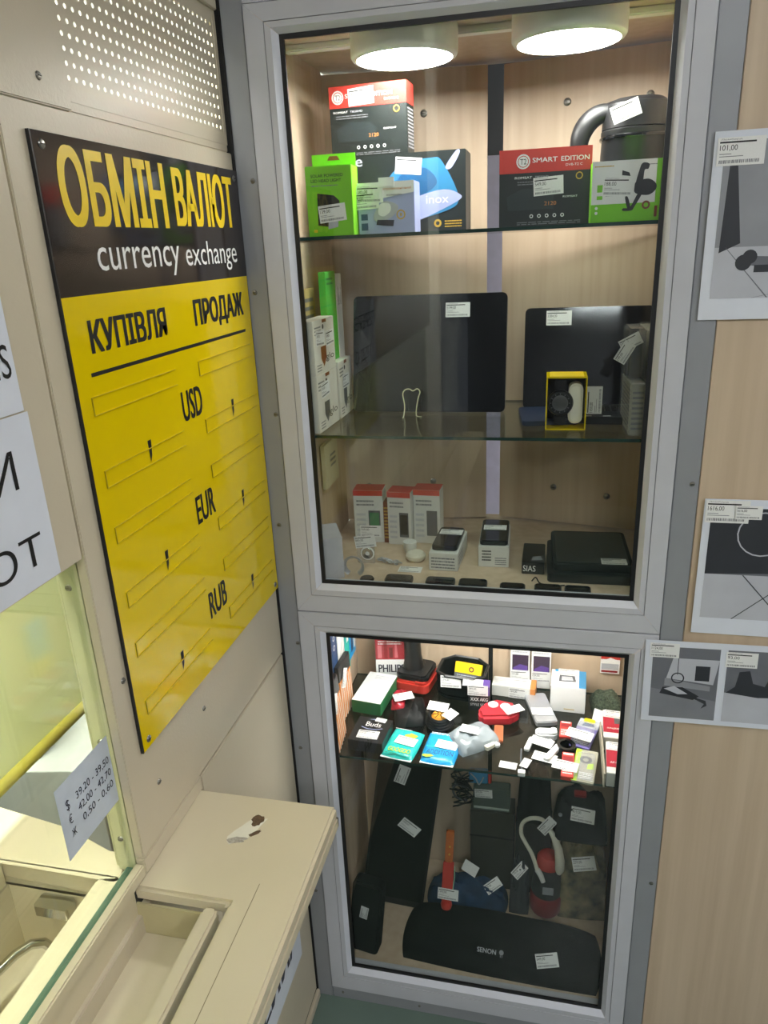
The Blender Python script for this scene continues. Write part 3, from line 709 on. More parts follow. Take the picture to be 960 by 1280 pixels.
MB().tube(pts, rs, 12, flat=1.25).build('handle', M_KET, t, smooth=True)
b = MB(); b.prism([(-.012, 0), (.012, 0), (.0, .010)], -.001, .008, 0, TR(.046, 0, .145, 0, 90, 0)); b.build('spout', M_KET, t)
q = thing('price_tag', 'white price tag taped across the black kettle lid', 'label', (.172, .131, 1.716), (-4, 0, 0))
price(q, frame((0, 0, 0), (1, 0, 0), (0, 0, 1)), 0, 0, 19, w=.040, p='935,00', lift=0)

# ------------------------------------------------------------------ middle shelf
Z2 = 1.2622
def laptop(label, x, y, w, h, lean, tag_at, rz=0, ptxt='2199,00'):
    t = thing('laptop', label, 'laptop', (x, y, Z2 + .001), (-lean, 0, rz))
    b = MB(); b.rslab(-w / 2, w / 2, 0, h, 0, .0085, .009, 0, frame((0, 0, 0), (1, 0, 0), (0, 0, 1))); b.build('lid', M_BLACKG, t, bevel=.0008)
    b = MB(); b.rslab(-w / 2, w / 2, 0, h, -.0115, -.0006, .009, 0, frame((0, 0, 0), (1, 0, 0), (0, 0, 1))); b.build('base', M_BLACK, t, bevel=.0008)
    price(t, frame((0, -.0085, 0), (1, 0, 0), (0, 0, 1)), tag_at[0], tag_at[1], 0, w=.043, p=ptxt)
    return t
laptop('larger closed glossy black laptop standing upright behind a cable, left of the gap', -.136, .205, .276, .206, 13, (.052, .178), 0, '5199,00')
laptop('smaller closed black laptop standing upright behind the yellow watch box', .140, .235, .216, .175, 13, (-.050, .157), 0, '3384,00')
t = thing('tablet_sleeve', 'dark navy tablet sleeve lying flat left of the yellow watch box', 'sleeve', (.075, .172, Z2), (0, 0, 6))
MB().rslab(-.045, .045, -.065, .05, 0, .008, .008).build('sleeve_body', M_NAVY, t, bevel=.001)
t = thing('notebook_computer', 'flat black notebook base lying at the right behind the watch box', 'laptop', (.165, .172, Z2))
MB().rslab(-.044, .044, -.052, .052, 0, .012, .006).build('base', M_BLACK, t, bevel=.001)
b = MB()
for i in range(7):
    for j in range(4): b.box(-.036 + i * .0105, -.028 + i * .0105, -.005 + j * .011, .003 + j * .011, .0121, .0132)
tag(b.build('keys', M_BLACKM, t), kind='stuff')
for s_ in (-.03, .0): 
    o = MB().box(s_, s_ + .012, -.045, -.042, .0121, .0126).build('indicator_light', M_WHITE, t)
# watch in an open yellow box
t = thing('watch_box', 'open yellow watch box holding a black round watch, front of the middle shelf', 'box', (.1045, .105, Z2), (0, 0, 1))
b = MB(); w, d, h, k = .062, .05, .084, .0018
b.box(-w/2, w/2, -d/2, d/2, 0, k); b.box(-w/2, w/2, -d/2, d/2, h - k, h); b.box(-w/2, -w/2 + k, -d/2, d/2, k, h - k); b.box(w/2 - k, w/2, -d/2, d/2, k, h - k)
b.build('box_shell', M_YEL, t); MB().box(-w/2 + k, w/2 - k, d/2 - k, d/2, k, h - k).build('box_back', M_BLACKM, t)
b = MB(); b.box(-.026, .026, -.025, .020, h + .0002, h + .0012); b.build('lid_flap', M_YELP, t)
MB().rslab(.004, .026, .008, .072, -.012, .016, .010, 0, frame((0, 0, 0), (1, 0, 0), (0, 0, 1))).build('cushion', M_IVORY, t, bevel=.003)
wt = MB().lathe([(.0, -.005), (.018, -.005), (.0205, 0), (.0205, .004), (.0185, .0065), (.017, .0066), (.0165, .005), (0, .005)], 28, 0).build('watch', M_BLACK, t, smooth=True); wt.matrix_local = frame((-.009, -.014, .042), (1, 0, 0), (0, 0, 1))
b = MB(); b.lathe([(.0115, .0052), (.0115, .0056), (.0125, .0056), (.0125, .0052)], 24)
for i in range(12): b.box(-.0006, .0006, .0135, .0155, .0052, .0058, 0, TR(0, 0, 0, 0, 0, 30 * i))
b.box(-.0006, .0006, 0, .009, .006, .0064, 0, TR(0, 0, 0, 0, 0, 40)); b.box(-.0006, .0006, 0, .007, .006, .0064, 0, TR(0, 0, 0, 0, 0, -80))
b.build('dial', M_GREY, wt)
b = MB(); b.rslab(-.009, .009, .019, .036, -.003, .001, .003); b.rslab(-.009, .009, -.036, -.019, -.003, .001, .003); b.build('strap', M_BLACKM, wt, bevel=.0006)
q = thing('price_tag', 'price tag standing on edge just right of the yellow watch box', 'label', (.148, .105, Z2 + .043)); price(q, FY(0, 0, 0), 0, 0, 90, w=.044, p='1450,00', lift=0)
def polyline(b, pts, r, n=5, m=0, sub=4):
    P = [Vector(p) for p in pts]; out = []
    for i in range(len(P) - 1):
        p0, p1, p2, p3 = P[max(i - 1, 0)], P[i], P[i + 1], P[min(i + 2, len(P) - 1)]
        for k in range(sub):
            u = k / sub; out.append(.5 * ((2 * p1) + (p2 - p0) * u + (2 * p0 - 5 * p1 + 4 * p2 - p3) * u * u + (3 * p1 - p0 - 3 * p2 + p3) * u ** 3))
    out.append(P[-1]); b.tube(out, r, n, m)
b = MB(); polyline(b, [(-.172, .150, 1.2640), (-.174, .172, 1.2640), (-.174, .182, 1.280), (-.178, .188, 1.298), (-.174, .190, 1.306), (-.166, .190, 1.3075), (-.160, .191, 1.304), (-.152, .191, 1.308), (-.147, .190, 1.302), (-.150, .186, 1.292), (-.153, .178, 1.2640), (-.140, .160, 1.2640)], .0009)
tag(b.build('earphone_cord', M_CORD), 'thin cream cord curling in front of the larger laptop', 'cord')
# tobacco heater boxes on the left
def glo(label, loc, size, rz, col, tags):
    F = 'right'
    pr = [(F, 't', ('glo', .52, .18, .92, .34, 0.), M_INK), (F, 'p', [(.30, .50), (.55, .50), (.55, .28), (.42, .12), (.30, .28)], col, 2), (F, 'd', (.45, .86, .004), M_INK, 2), (F, 'fine', (.08, .05, .3, .2, 3), M_GREY), (F, 'r', (.42, .93, .62, .99), M_BRN, 2), (F, 'fine', (.06, .72, .35, .9, 3), M_GREY)]
    return carton('heater_box', label, 'box', loc, size, (0, 0, rz), body=mat('warm_white_card', 'DDD9CE', .45), pr=pr, tags=tags)
glo('lower white tobacco heater carton with a dark arrow, front left of the middle shelf', (-.299, .088, Z2), (.026, .104, .094), -2, M_MGREY, [('right', .38, .72, 4, '249,00')])
glo('upper white tobacco heater carton with a brown arrow, stacked on another at the front left', (-.299, .088, Z2 + .0945), (.026, .104, .086), -2, M_BRN, [('right', .30, .66, -3, '249,00'), ('right', .76, .62, 2, '249,00')])
glo('small white carton behind the two stacked tobacco heater cartons', (-.296, .19, Z2), (.026, .085, .100), 0, M_MGREY, [('right', .5, .62, 0, '199,00')])
carton('green_pack', 'tall thin bright green carton standing on the small white carton at left', 'box', (-.302, .176, Z2 + .1004), (.012, .060, .150), (0, 0, 0), body=mat('fresh_green', '4FBE4A', .4), pr=[('right', 'fine', (.1, .85, .7, .95, 2), M_GRN2)])
carton('white_pack', 'tall thin white carton with a price label right behind the green one', 'box', (-.302, .229, Z2), (.010, .036, .245), (0, 0, 0), body=M_WHITE, tags=[('right', .5, .86, 90, '219,00')])
carton('card_board', 'yellowish printed card leaning on the left wall above the tobacco heater cartons', 'card', (-.3295, .13, Z2 + .005), (.004, .10, .22), (0, 0, 0), body=mat('kraft', 'C9AE74', .6), pr=[('right', 'fine', (.45, .70, .9, .95, 4), M_GREY)])
# bagged boxes right
def bag_shell(t, w, d, h, m=M_PLAST, e=.0025):
    b = MB(); b.box(-w/2 - e, w/2 + e, -d/2 - e, d/2 + e, 0.0005, h + e); o = b.build('plastic_wrap', m, t, bevel=.002); return o
t = carton('wrapped_box', 'beige carton in crinkled clear wrap against the right wall of the middle shelf', 'box', (.2325, .125, Z2), (.022, .150, .150), (0, 0, 2), body=mat('beige_card', 'B9B199', .5), pr=[('left', 'fine', (.1, .1, .9, .5, 8), M_GREY)]); bag_shell(t, .022, .15, .15)
t = carton('wrapped_box', 'low narrow whitish carton in clear wrap leaning beside the taller wrapped one', 'box', (.206, .10, Z2), (.020, .105, .078), (0, 0, 3), body=mat('beige_card2', 'A8A596', .5), pr=[('left', 'fine', (.1, .1, .9, .9, 10), M_GREY), ('front', 'fine', (.1, .1, .9, .9, 8), M_GREY)]); bag_shell(t, .02, .105, .078)
t = thing('wrapped_charger', 'black charger in a clear bag with two price labels, right of the smaller laptop', 'charger', (.204, .115, Z2 + .0815), (0, 0, 2))
MB().rslab(-.010, .010, -.03, .03, 0, .055, .006).build('body', M_BLACK, t, bevel=.002)
b = MB(); b.box(-.013, .0125, -.036, .036, -.0005, .074); b.build('bag', M_PLAST, t, bevel=.003)
price(t, FY(-.010, -.0375, .055), 0, 0, 28, w=.032, p='199,00'); price(t, FY(-.018, -.0385, .040), 0, 0, 60, w=.032, p='199,00', lift=.0015)

# ------------------------------------------------------------------ floor of the upper cabinet
Z3 = .9967
def redtop(label, x, y, w, h, rz, col, tg):
    F = 'front'
    return carton('phone_box', label, 'box', (x, y + .02, Z3), (w, .04, h), (0, 0, rz), body=mat('box_white_grey', 'CFCFCA', .45), pr=[(F, 'r', (0, .90, 1, 1), M_RED), ('top', 'r', (0, 0, 1, 1), M_RED), (F, 'r', (.50, .15, .90, .62), M_MGREY), (F, 'r', (.54, .20, .86, .58), col, 2), (F, 'fine', (.1, .70, .7, .84, 2), M_GREY), (F, 'fine', (.08, .1, .4, .6, 5), M_LGREY)], tags=tg)
redtop('leftmost red-topped white phone carton standing at the back of the cabinet floor', -.262, .218, .058, .108, 3, M_GRN2, [('front', .55, .22, 0, '169,00')])
redtop('middle red-topped white phone carton standing at the back of the cabinet floor', -.197, .212, .046, .108, -4, M_BLACKM, [])
redtop('rightmost red-topped white phone carton standing at the back of the cabinet floor', -.146, .225, .052, .110, -2, M_MGREY, [])
carton('orange_box', 'narrow brown and gold carton between the red-topped phone cartons', 'box', (-.2265, .235, Z3), (.010, .03, .085), body=M_BRN, pr=[('front', 'fine', (.1, .1, .9, .9, 10), M_GOLD)])
def phone(label, x, y, z, w, l, rz=0, tagp=None, name='smartphone', cat='phone', th=.008, rx=0):
    t = thing(name, label, cat, (x, y, z), (rx, 0, rz))
    MB().rslab(-w/2, w/2, -l/2, l/2, 0, th, min(.007, w * .18)).build('body', M_BLACK, t, bevel=.001)
    MB().rslab(-w/2 + .002, w/2 - .002, -l/2 + .003, l/2 - .003, th + .0001, th + .0005, .005).build('screen', M_BLACKG, t)
    if tagp: price(t, frame((0, 0, th + .0008), (1, 0, 0), (0, 1, 0)), tagp[0], tagp[1], tagp[2], w=tagp[3], p=tagp[4])
    return t
M_RB = mat('retail_white', 'D8D8D2', .45)
carton('phone_retail_box', 'left low white phone carton with a black phone lying on it', 'box', (-.095, .158, Z3), (.052, .115, .034), (0, 0, -2), body=M_RB, pr=[('front', 'fine', (.08, .1, .9, .8, 4), M_GREY), ('right', 'fine', (.1, .2, .5, .8, 3), M_GREY)])
phone('black phone with a label lying on the left low white carton', -.095, .160, Z3 + .0345, .046, .098, -2, (.002, .02, 0, .042, '1099,00'))
carton('phone_retail_box', 'right low white phone carton printed with dark rows of text', 'box', (-.012, .185, Z3), (.054, .115, .040), (0, 0, 2), body=M_RB, pr=[('front', 'fine', (.12, .28, .42, .85, 4), M_INK), ('front', 'fine', (.55, .1, .92, .5, 4), M_GREY)])
phone('black phone with a label lying on the right low white carton', -.012, .187, Z3 + .0405, .050, .112, 2, (.0, .01, 0, .042, '1299,00'))
for i, (x, y, w, l, rz, lab) in enumerate(((-.167, .045, .048, .030, 0, 'dark brown phone lying furthest left in the front row'), (-.094, .044, .050, .030, 0, 'second phone in the front row, under the left low carton'),
        (-.038, .044, .048, .030, 0, 'third phone in the front row, touching the second'), (.029, .040, .042, .022, 0, 'small phone lying alone in the middle of the front row'),
        (.087, .042, .044, .024, 0, 'phone in a light frame in the front row below the tablets'), (.135, .042, .042, .024, 0, 'rightmost phone in the front row beside the wood strip'))):
    phone(lab, x, y, Z3, w, l, rz)
b = MB(); polyline(b, [(.06, .075, Z3 + .0015), (.066, .09, Z3 + .0015), (.075, .066, Z3 + .0015), (.10, .062, Z3 + .0015), (.115, .064, Z3 + .0015)], .0012)
tag(b.build('short_cord', M_BLACKM), 'thin black cord loop in front of the stacked tablets', 'cord')
t = thing('tablet', 'lower black tablet with a dark glossy front edge at the right of the cabinet floor', 'tablet', (.152, .155, Z3), (0, 0, 1))
MB().rslab(-.068, .075, -.078, .078, 0, .016, .008).build('body', M_BLACK, t, bevel=.001)
t = thing('tablet', 'upper black tablet stacked on another with a price label at its corner', 'tablet', (.158, .165, Z3 + .0165), (0, 0, 2))
MB().rslab(-.066, .066, -.076, .080, 0, .014, .008).build('body', M_BLACKM, t, bevel=.001); MB().rslab(-.060, .060, -.068, .074, .0141, .0146, .004).build('screen', mat('dull_screen', '24292A', .35), t)
price(t, frame((0, 0, .0147), (1, 0, 0), (0, 1, 0)), .035, -.062, 0, w=.042, p='1899,00')
t = thing('router_box', 'small black carton with white lettering left of the stacked tablets', 'box', (.061, .150, Z3))
MB().box(-.020, .019, -.045, .045, 0, .022).build('box', M_BLACK, t, bevel=.001); prints(t, (.039, .09, .022), [('front', 't', ('SIAS', .05, .25, .60, .75, .0), M_WHITE), ('top', 'p', [(.4, .1), (.9, .15), (.8, .35), (.45, .3)], M_GREY)])
# left corner
carton('slim_box', 'white slanted carton standing in the front left corner of the cabinet floor', 'box', (-.300, .075, Z3), (.040, .075, .078), (0, 0, 24), body=mat('grey_white', 'BDBBC0', .45), pr=[('right', 'fine', (.2, .1, .9, .6, 6), M_GREY)])
carton('wall_card', 'white folded card fixed to the left wall below the middle shelf', 'card', (-.3285, .205, 1.122), (.008, .085, .085), (0, 0, 0), body=mat('ivory_card', 'CFC6A4', .5), pr=[('right', 'fine', (.4, .4, .8, .75, 3), M_GREY)])
def chain(name, label, x, y, z, n, seed, col, rr_=.0045, spread=.02, cat='bracelet'):
    r_ = random.Random(seed); b = MB(); t = 0; px, py = x, y
    for i in range(n):
        a = r_.uniform(0, 180); px = x + spread * (i / n - .5) * 2 + r_.uniform(-.003, .003); py = y - spread * .9 * (i / n - .5) + r_.uniform(-.003, .003)
        ring = [(rr_ * math.cos(k * .785), rr_ * .65 * math.sin(k * .785), 0) for k in range(8)] + [(rr_, 0, 0)]
        b.tube(ring, .0011, 5, 0, TR(px, py, z + .0035 + .0025 * (i % 2), r_.uniform(-40, 40), r_.uniform(-40, 40), a))
    return tag(b.build(name, col), label, cat, kind='stuff' if False else None)
def links_thing(name, label, cat, x, y, z, n, seed, col, rr_, spread):
    return chain(name, label, x, y, z, n, seed, col, rr_, spread, cat)
links_thing('chain_bracelet', 'silver link bracelet lying beside the round pendant', 'bracelet', -.200, .120, Z3, 14, 3, M_SILV, .005, .020)
t = thing('wrist_watch', 'dark wrist watch with a curled link strap at the front left', 'watch', (-.252, .055, Z3)); b = MB(); b.tube([(.017 * math.cos(R(a)), .005, .0195 + .017 * math.sin(R(a))) for a in range(-60, 241, 20)], .0048, 6, flat=.35); b.build('strap', M_SILV, t)
o = MB().lathe([(0, 0), (.012, 0), (.013, .003), (.011, .006), (0, .006)], 20).build('case', M_BLACK, t, smooth=True); o.matrix_local = TR(.028, -.012, .0)
t = thing('pendant', 'round shiny silver pendant on a clear stand with two labels, left front', 'pendant', (-.243, .118, Z3), (0, 0, 0))
MB().rslab(-.017, .017, 0, .046, 0, .0015, .003, 0, FY(0, 0, 0)).build('stand', M_PLAST, t)
o = MB().lathe([(.004, .0), (.010, 0), (.0115, .002), (.010, .004), (.004, .003), (.004, .001)], 20).build('disc', M_CHROME, t, smooth=True); o.matrix_local = frame((.004, -.004, .022), (1, 0, 0), (0, 0, 1))
MB().lathe([(.0115, .001), (.013, .001), (.013, .003), (.0115, .003)], 20).build('ring', M_WHITE, o, smooth=True)
price(t, FY(0, -.0022, .044), 0, 0, 8, w=.040, p='880,00', lift=.0008)
t = thing('earbud_case', 'rounded white earbud case lying near the left low carton', 'case', (-.155, .145, Z3)); MB().lathe([(.0, 0), (.014, 0), (.0185, .005), (.0185, .010), (.014, .015), (0, .0165)], 24).build('body', M_IVORY, t, smooth=True); 
t = thing('cotton_pad', 'small milky white cup standing behind the earbud case', 'case', (-.172, .178, Z3)); MB().lathe([(0, 0), (.010, 0), (.013, .012), (.013, .022), (.011, .022), (0.0, .018)], 20).build('body', mat('milky', 'D9DAD4', .3), t, smooth=True)
q = thing('price_tag', 'loose price tag lying flat in front of the earbud case', 'label', (-.157, .098, Z3 + .0003)); price(q, I4, 0, 0, 0, w=.042, p='320,00', lift=0)
# ------------------------------------------------------------------ lower shelf
Z4 = .6273
carton('phone_case_box', 'white-topped green carton lying at the back left of the lower shelf', 'box', (-.268, .222, Z4), (.064, .112, .030), (0, 0, -7), body=M_GRN2, pr=[('top', 'r', (0, 0, 1, 1), M_WHITE), ('top', 'fine', (.3, .78, .9, .92, 3), M_LGREY, 2), ('top', 'fine', (.45, .06, .65, .09, 1), M_LGREY, 2)])
t = carton('trimmer_box', 'red patterned carton with a white lettered band at the back left', 'box', (-.251, .308, Z4), (.064, .035, .112), (0, 0, 9), body=mat('maroon_card', 'A8343C', .4), pr=[
    ('front', 'r', (0, 0, 1, .53), M_WHITE), ('front', 't', ('PHILIPS', .08, .24, 1.0, .42, .02), M_INKB, 2), ('front', 'r', (.08, .56, .22, .85), mat('rose_print', 'D8757C', .4), 1), ('front', 'r', (.30, .55, .42, .95), M_DRED), ('front', 'r', (.48, .57, .60, .80), mat('brownred', '6E2B28', .4)), ('front', 'p', [(.66, .57), (.78, .57), (.74, .9), (.68, .85)], mat('rose_print', 'D8757C', .4)), ('front', 'fine', (.1, .86, .9, .96, 2), M_WHITE)])
# cordless drill standing on its battery, seen from above
t = thing('cordless_drill', 'black and red cordless tool standing on its battery behind the red labelled pouch', 'tool', (-.190, .300, Z4), (0, 0, -10))
MB().rslab(-.040, .040, -.045, .040, 0, .026, .016).build('battery', M_RED, t, bevel=.004)
MB().rslab(-.037, .036, -.040, .037, .0262, .042, .014).build('battery_cap', M_BLACK, t, bevel=.004)
b = MB(); b.tube([(-.008, 0, .042), (-.008, .0, .07), (-.012, .004, .11), (-.014, .006, .135)], [.024, .0185, .019, .021], 14); b.build('grip', M_BLACK, t, smooth=True)
b = MB(); b.tube([(-.012, .008, .157), (-.014, -.02, .160), (-.016, -.055, .157)], [.022, .025, .020], 14); b.build('motor_housing', M_BLACK, t, smooth=True)
MB().rslab(.010, .032, -.044, -.030, .027, .030, .004).build('latch', M_RED, t)
# zipped round case with a yellow pack in it
t = thing('zip_case', 'open black zipped case holding a yellow and grey pack, at the middle back', 'case', (-.084, .285, Z4), (0, 0, -6))
b = MB(); P_ = [(-.052, -.030), (-.030, -.043), (.030, -.043), (.050, -.025), (.050, .018), (.025, .040), (-.028, .042), (-.052, .020)]
b.prism(P_, 0, .012); b.build('case_floor', M_BFAB, t, bevel=.003)
b = MB()
for i in range(8):
    p, q = P_[i], P_[(i + 1) % 8]; b.prism([p, q, (q[0] * .9, q[1] * .9), (p[0] * .9, p[1] * .9)], .012, .058)
b.build('case_wall', M_BFAB, t)
b = MB(); b.tube([(x * 1.0, y * 1.0, .058) for x, y in P_ + P_[:1]], .0032, 6); b.build('zip', M_BLACK, t)
o = MB().box(-.030, .030, -.008, .008, 0, .046).build('yellow_pack', M_YELP, t); o.matrix_local = TR(.006, .006, .0125, -28, 0, -4)
prints(o, None, [((FY(-.030, -.0081, 0), .06, .046), 'r', (0, 0, 1, .5), M_MGREY), ((FY(-.030, -.0081, 0), .06, .046), 'o', (.62, .72, .003, .006), M_BRN, 2), ((FY(-.030, -.0081, 0), .06, .046), 'fine', (.1, .1, .9, .45, 4), M_LGREY, 2)])
price(t, frame((-.018, -.0445, .047), (1, .05, 0), (0, .25, 1)), 0, 0, 3, w=.044, p='219,00')
carton('headphone_box', 'small black and purple carton with white lettering, bottom centre back', 'box', (-.045, .228, Z4), (.044, .028, .058), (0, 0, 2), body=M_BLACK, pr=[('front', 't', ('XXX AKG', .1, .42, .92, .56, .015), M_WHITE, 2), ('front', 't', ('STYLE SET', .1, .22, .80, .32, .01), M_WHITE, 2), ('front', 'r', (0, .66, 1, 1), M_PURP), ('top', 'r', (0, 0, 1, 1), M_PURP)], tags=[('top', .2, .5, 0, '299,00'), ('front', .45, .86, 0, '299,00')])
# red case with two rings
t = thing('red_case', 'red zipped case with two white rings and a price label', 'case', (-.006, .196, Z4), (0, 0, 22)); b = MB()
b.prism([(-.040, -.022), (.020, -.034), (.044, -.020), (.042, .012), (.010, .034), (-.022, .026), (-.040, .004)], 0, .024); b.build('case_body', M_RED if False else mat('crimson_cloth', 'B4202E', .6), t, bevel=.006, seg=3)
for x, y in ((-.004, .012), (.018, -.0)):
    o = MB().lathe([(.0075, 0), (.0105, 0), (.0105, .0016), (.0075, .0016)], 20).build('ring', M_WHITE, t); o.location = (x, y, .0242)
price(t, frame((.030, -.016, .0262), (1, 0, 0), (0, 1, 0)), 0, 0, 12, w=.040, p='899,00')
t = thing('wooden_comb', 'narrow orange-brown wooden strip under the red case', 'comb', (.002, .140, Z4), (0, 0, 3)); b = MB(); b.rslab(-.009, .009, -.026, .024, 0, .007, .003)
b.build('body', mat('red_wood', 'A8603C', .5, 0, .2, 50, stretch=(3, .3, 1)), t, bevel=.001)
b = MB(); 
for i in range(6): b.box(-.0075 + i * .0028, -.0065 + i * .0028, -.030, -.0262, .001, .006)
b.build('teeth', mat('red_wood2', '8E4E30', .5), t)
# pouch with a red pack
t = thing('wallet_pouch', 'crumpled black pouch with a red foil pack on top and a slanted label', 'pouch', (-.186, .185, Z4), (0, 0, 12)); pillow(.066, .098, .022, 11, noise=.25).build('pouch_body', M_BLACKM, t, smooth=True)
o = pillow(.030, .060, .010, 5, noise=.3).build('foil_pack', mat('red_foil', 'B02A38', .25, .3, .2, 60), t, smooth=True); o.matrix_local = TR(-.022, .018, .020, 6, -14, -8)
price(t, frame((-.012, .010, .0335), (1, .15, 0), (-.15, 1, .05)), 0, 0, 6, w=.042, p='199,00')
# cable coil
t = thing('cable_coil', 'black cable coil around an orange spool with two white labels', 'cable', (-.118, .158, Z4), (0, 0, 0)); b = MB()
for k in range(4): b.tube([((.026 - .0016 * k) * math.cos(a * .3927), (.030 - .0016 * k) * math.sin(a * .3927), .005 + .0055 * k) for a in range(17)], .0036, 6)
b.build('coil', M_BLACKM, t, smooth=True); MB().lathe([(0, 0), (.016, 0), (.017, .006), (.017, .020), (.013, .024), (0, .024)], 20).build('spool', M_GOLD if False else mat('amber', 'D0902A', .35), t, smooth=True)
b = MB()
for k in range(7): b.box(-.0006, .0006, .003, .0165, .0242, .0252, 0, TR(0, 0, 0, 0, 0, k * 51))
b.build('spool_spokes', M_BLACK, t)
price(t, frame((-.006, .018, .028), (1, 0, 0), (0, 1, .2)), 0, 0, -6, w=.042, p='349,00'); price(t, frame((.022, -.004, .027), (1, 0, -.3), (0, 1, 0)), 0, 0, 66, w=.036, p='349,00')
carton('earbuds_box', 'black square carton reading Buds in an oval, front left of the lower shelf', 'box', (-.245, .085, Z4), (.070, .078, .024), (0, 0, -4), body=M_BLACK, pr=[('top', 't', ('Buds', .30, .62, .74, .80, .01), M_WHITE, 2), ('top', 'p', [(.36, .90), (.62, .92), (.62, .935), (.36, .915)], M_LIL), ('top', 'p', [(.20, .56), (.40, .50), (.66, .51), (.82, .58), (.81, .60), (.66, .53), (.40, .52), (.21, .58)], M_LIL)], tags=[('top', .5, .28, 2, '229,00')])
price(bpy.data.objects['earbuds_box'], frame((.012, .032, .0245), (1, 0, 0), (0, 1, 0)), 0, 0, -6, w=.022, p='229,00')
def foil(label, loc, size, rz, col, col2, art, tg, z=0):
    t = thing('foil_pouch', label, 'pouch', loc, (0, 0, rz)); w, d = size; b = pillow(w, d, .008, 3, noise=.1, n=14, pw=6); b.build('pouch_body', col, t, smooth=True)
    F = (frame((-w / 2, -d / 2, .0088), (1, 0, 0), (0, 1, 0)), w, d)
    prints(t, None, [(F,) + a for a in art]); b = MB(); b.box(-w / 2 + .002, w / 2 - .002, -d / 2, -d / 2 + .006, .0009, .002); b.build('seal_strip', M_WHITE, t)
    price(t, frame((tg[0], tg[1], .0094), (1, 0, 0), (0, 1, 0)), 0, 0, tg[2], w=.042, p='129,00'); return t
foil('teal foil pouch with green lettering, left of the blue pouch at the shelf front', (-.179, .078, Z4), (.066, .092), -8, M_TEAL, None, [('t', ('GOOGOO', .18, .14, .86, .28, .02), M_LIME, 2), ('p', [(.45, .72), (.62, .82), (.86, .76), (.80, .66), (.50, .64)], M_LIME, 2), ('fine', (.08, .88, .6, .93, 1), M_WHITE), ('fine', (.1, .06, .9, .10, 1), M_GRN2)], (.006, .002, -6))
foil('bright blue foil pouch with a white bottom edge, hanging over the shelf front', (-.103, .076, Z4 + .0005), (.068, .096), -4, M_BRTB, None, [('t', ('ADDITION', .14, .22, .9, .36, .01), M_DBLUE, 2), ('p', [(.05, .12), (.2, .10), (.4, .16), (.3, .2), (.08, .18)], M_LIME, 2), ('fine', (.1, .84, .9, .92, 2), M_WHITE), ('r', (.08, .42, .95, .46), M_TEAL, 2)], (.010, .004, -5))
t = thing('clear_bag', 'grey translucent bag with a small label lying behind the blue pouch', 'bag', (-.046, .116, Z4), (0, 0, -52)); pillow(.075, .095, .022, 21, noise=.2).build('bag_body', mat('frosted_bag', '8F979C', .25, 0, .08, 40), t, smooth=True)
price(t, frame((-.004, -.004, .0235), (1, 0, 0), (0, 1, 0)), 0, 0, 40, w=.040, p='59,00')
t = thing('charging_plug', 'white bent plug piece lying right of the translucent bag', 'plug', (-.012, .098, Z4), (0, 0, 50)); MB().rslab(-.012, .012, -.006, .006, 0, .009, .003).build('body', M_IVORY, t, bevel=.001); MB().rslab(.008, .018, -.012, .002, 0.0, .007, .003).build('tip', M_WHITE, t, bevel=.001)
carton('toothbrush_box', 'long white tube carton with an orange end, lying at the middle back', 'box', (.024, .292, Z4), (.092, .036, .026), (0, 0, -3), body=M_RB, pr=[('top', 'r', (.88, 0, 1, 1), M_ORG), ('front', 'r', (.88, 0, 1, 1), M_ORG), ('right', 'r', (0, 0, 1, 1), M_ORG), ('top', 'fine', (.05, .2, .6, .8, 4), M_LGREY)], tags=[('top', .65, .5, 0, '249,00'), ('front', .62, .45, -2, '249,00')])
for x, lab in ((.034, 'left of two small white and purple cartons standing at the back'), (.079, 'right of two small white and purple cartons standing at the back')):
    carton('bulb_box', lab, 'box', (x, .325, Z4 + (0)), (.041, .014, .095), (0, 0, 0), body=M_WHITE, pr=[('front', 'r', (.10, .44, .94, .84), mat('plum', '3A2A3E', .4)), ('front', 'p', [(.15, .50), (.5, .60), (.9, .56), (.9, .44), (.15, .44)], M_PURP, 2), ('front', 'fine', (.1, .88, .9, .96, 1), M_LGREY), ('top', 'r', (.3, 0, 1, 1), M_ORG)], tags=[('front', .52, .30, 2, '159,00')])
b = carton('hairdryer_box', 'large white and blue carton with a dark window, back right of the middle', 'box', (.136, .270, Z4), (.070, .065, .060), (0, 0, -2), body=M_WHITE, pr=[('top', 'r', (.80, 0, 1, 1), M_BLUE), ('top', 'p', [(.22, .30), (.72, .34), (.66, .80), (.24, .72)], M_MGREY), ('top', 'p', [(.30, .36), (.64, .40), (.60, .62), (.30, .60)], M_PG if False else M_LGREY, 2), ('right', 'r', (0, .3, 1, 1), M_BLUE), ('front', 'fine', (.4, .1, .7, .18, 1), M_GOLD), ('top', 'r', (.1, .88, .5, 1), M_BRTB)], tags=[('top', .50, .86, 0, '419,00')])
t = thing('hang_card', 'red and white hanging card with white lettering on the back board at right', 'card', (.222, .3325, .672)); MB().box(-.0195, .0195, -.004, 0, 0, .062).build('card', M_WHITE, t)
FF = (FY(-.0195, -.0041, 0), .039, .062); prints(t, None, [(FF, 'r', (0, .55, 1, 1), M_RED), (FF, 't', ('Vention', .15, .80, .80, .90, .01), M_WHITE, 2), (FF, 'p', [(0, .45), (.5, .62), (1, .50), (1, .4), (0, .4)], M_WHITE, 3), (FF, 'r', (.05, .15, .95, .38), M_LGREY), (FF, 'r', (.05, .04, .9, .12), M_DRED)])
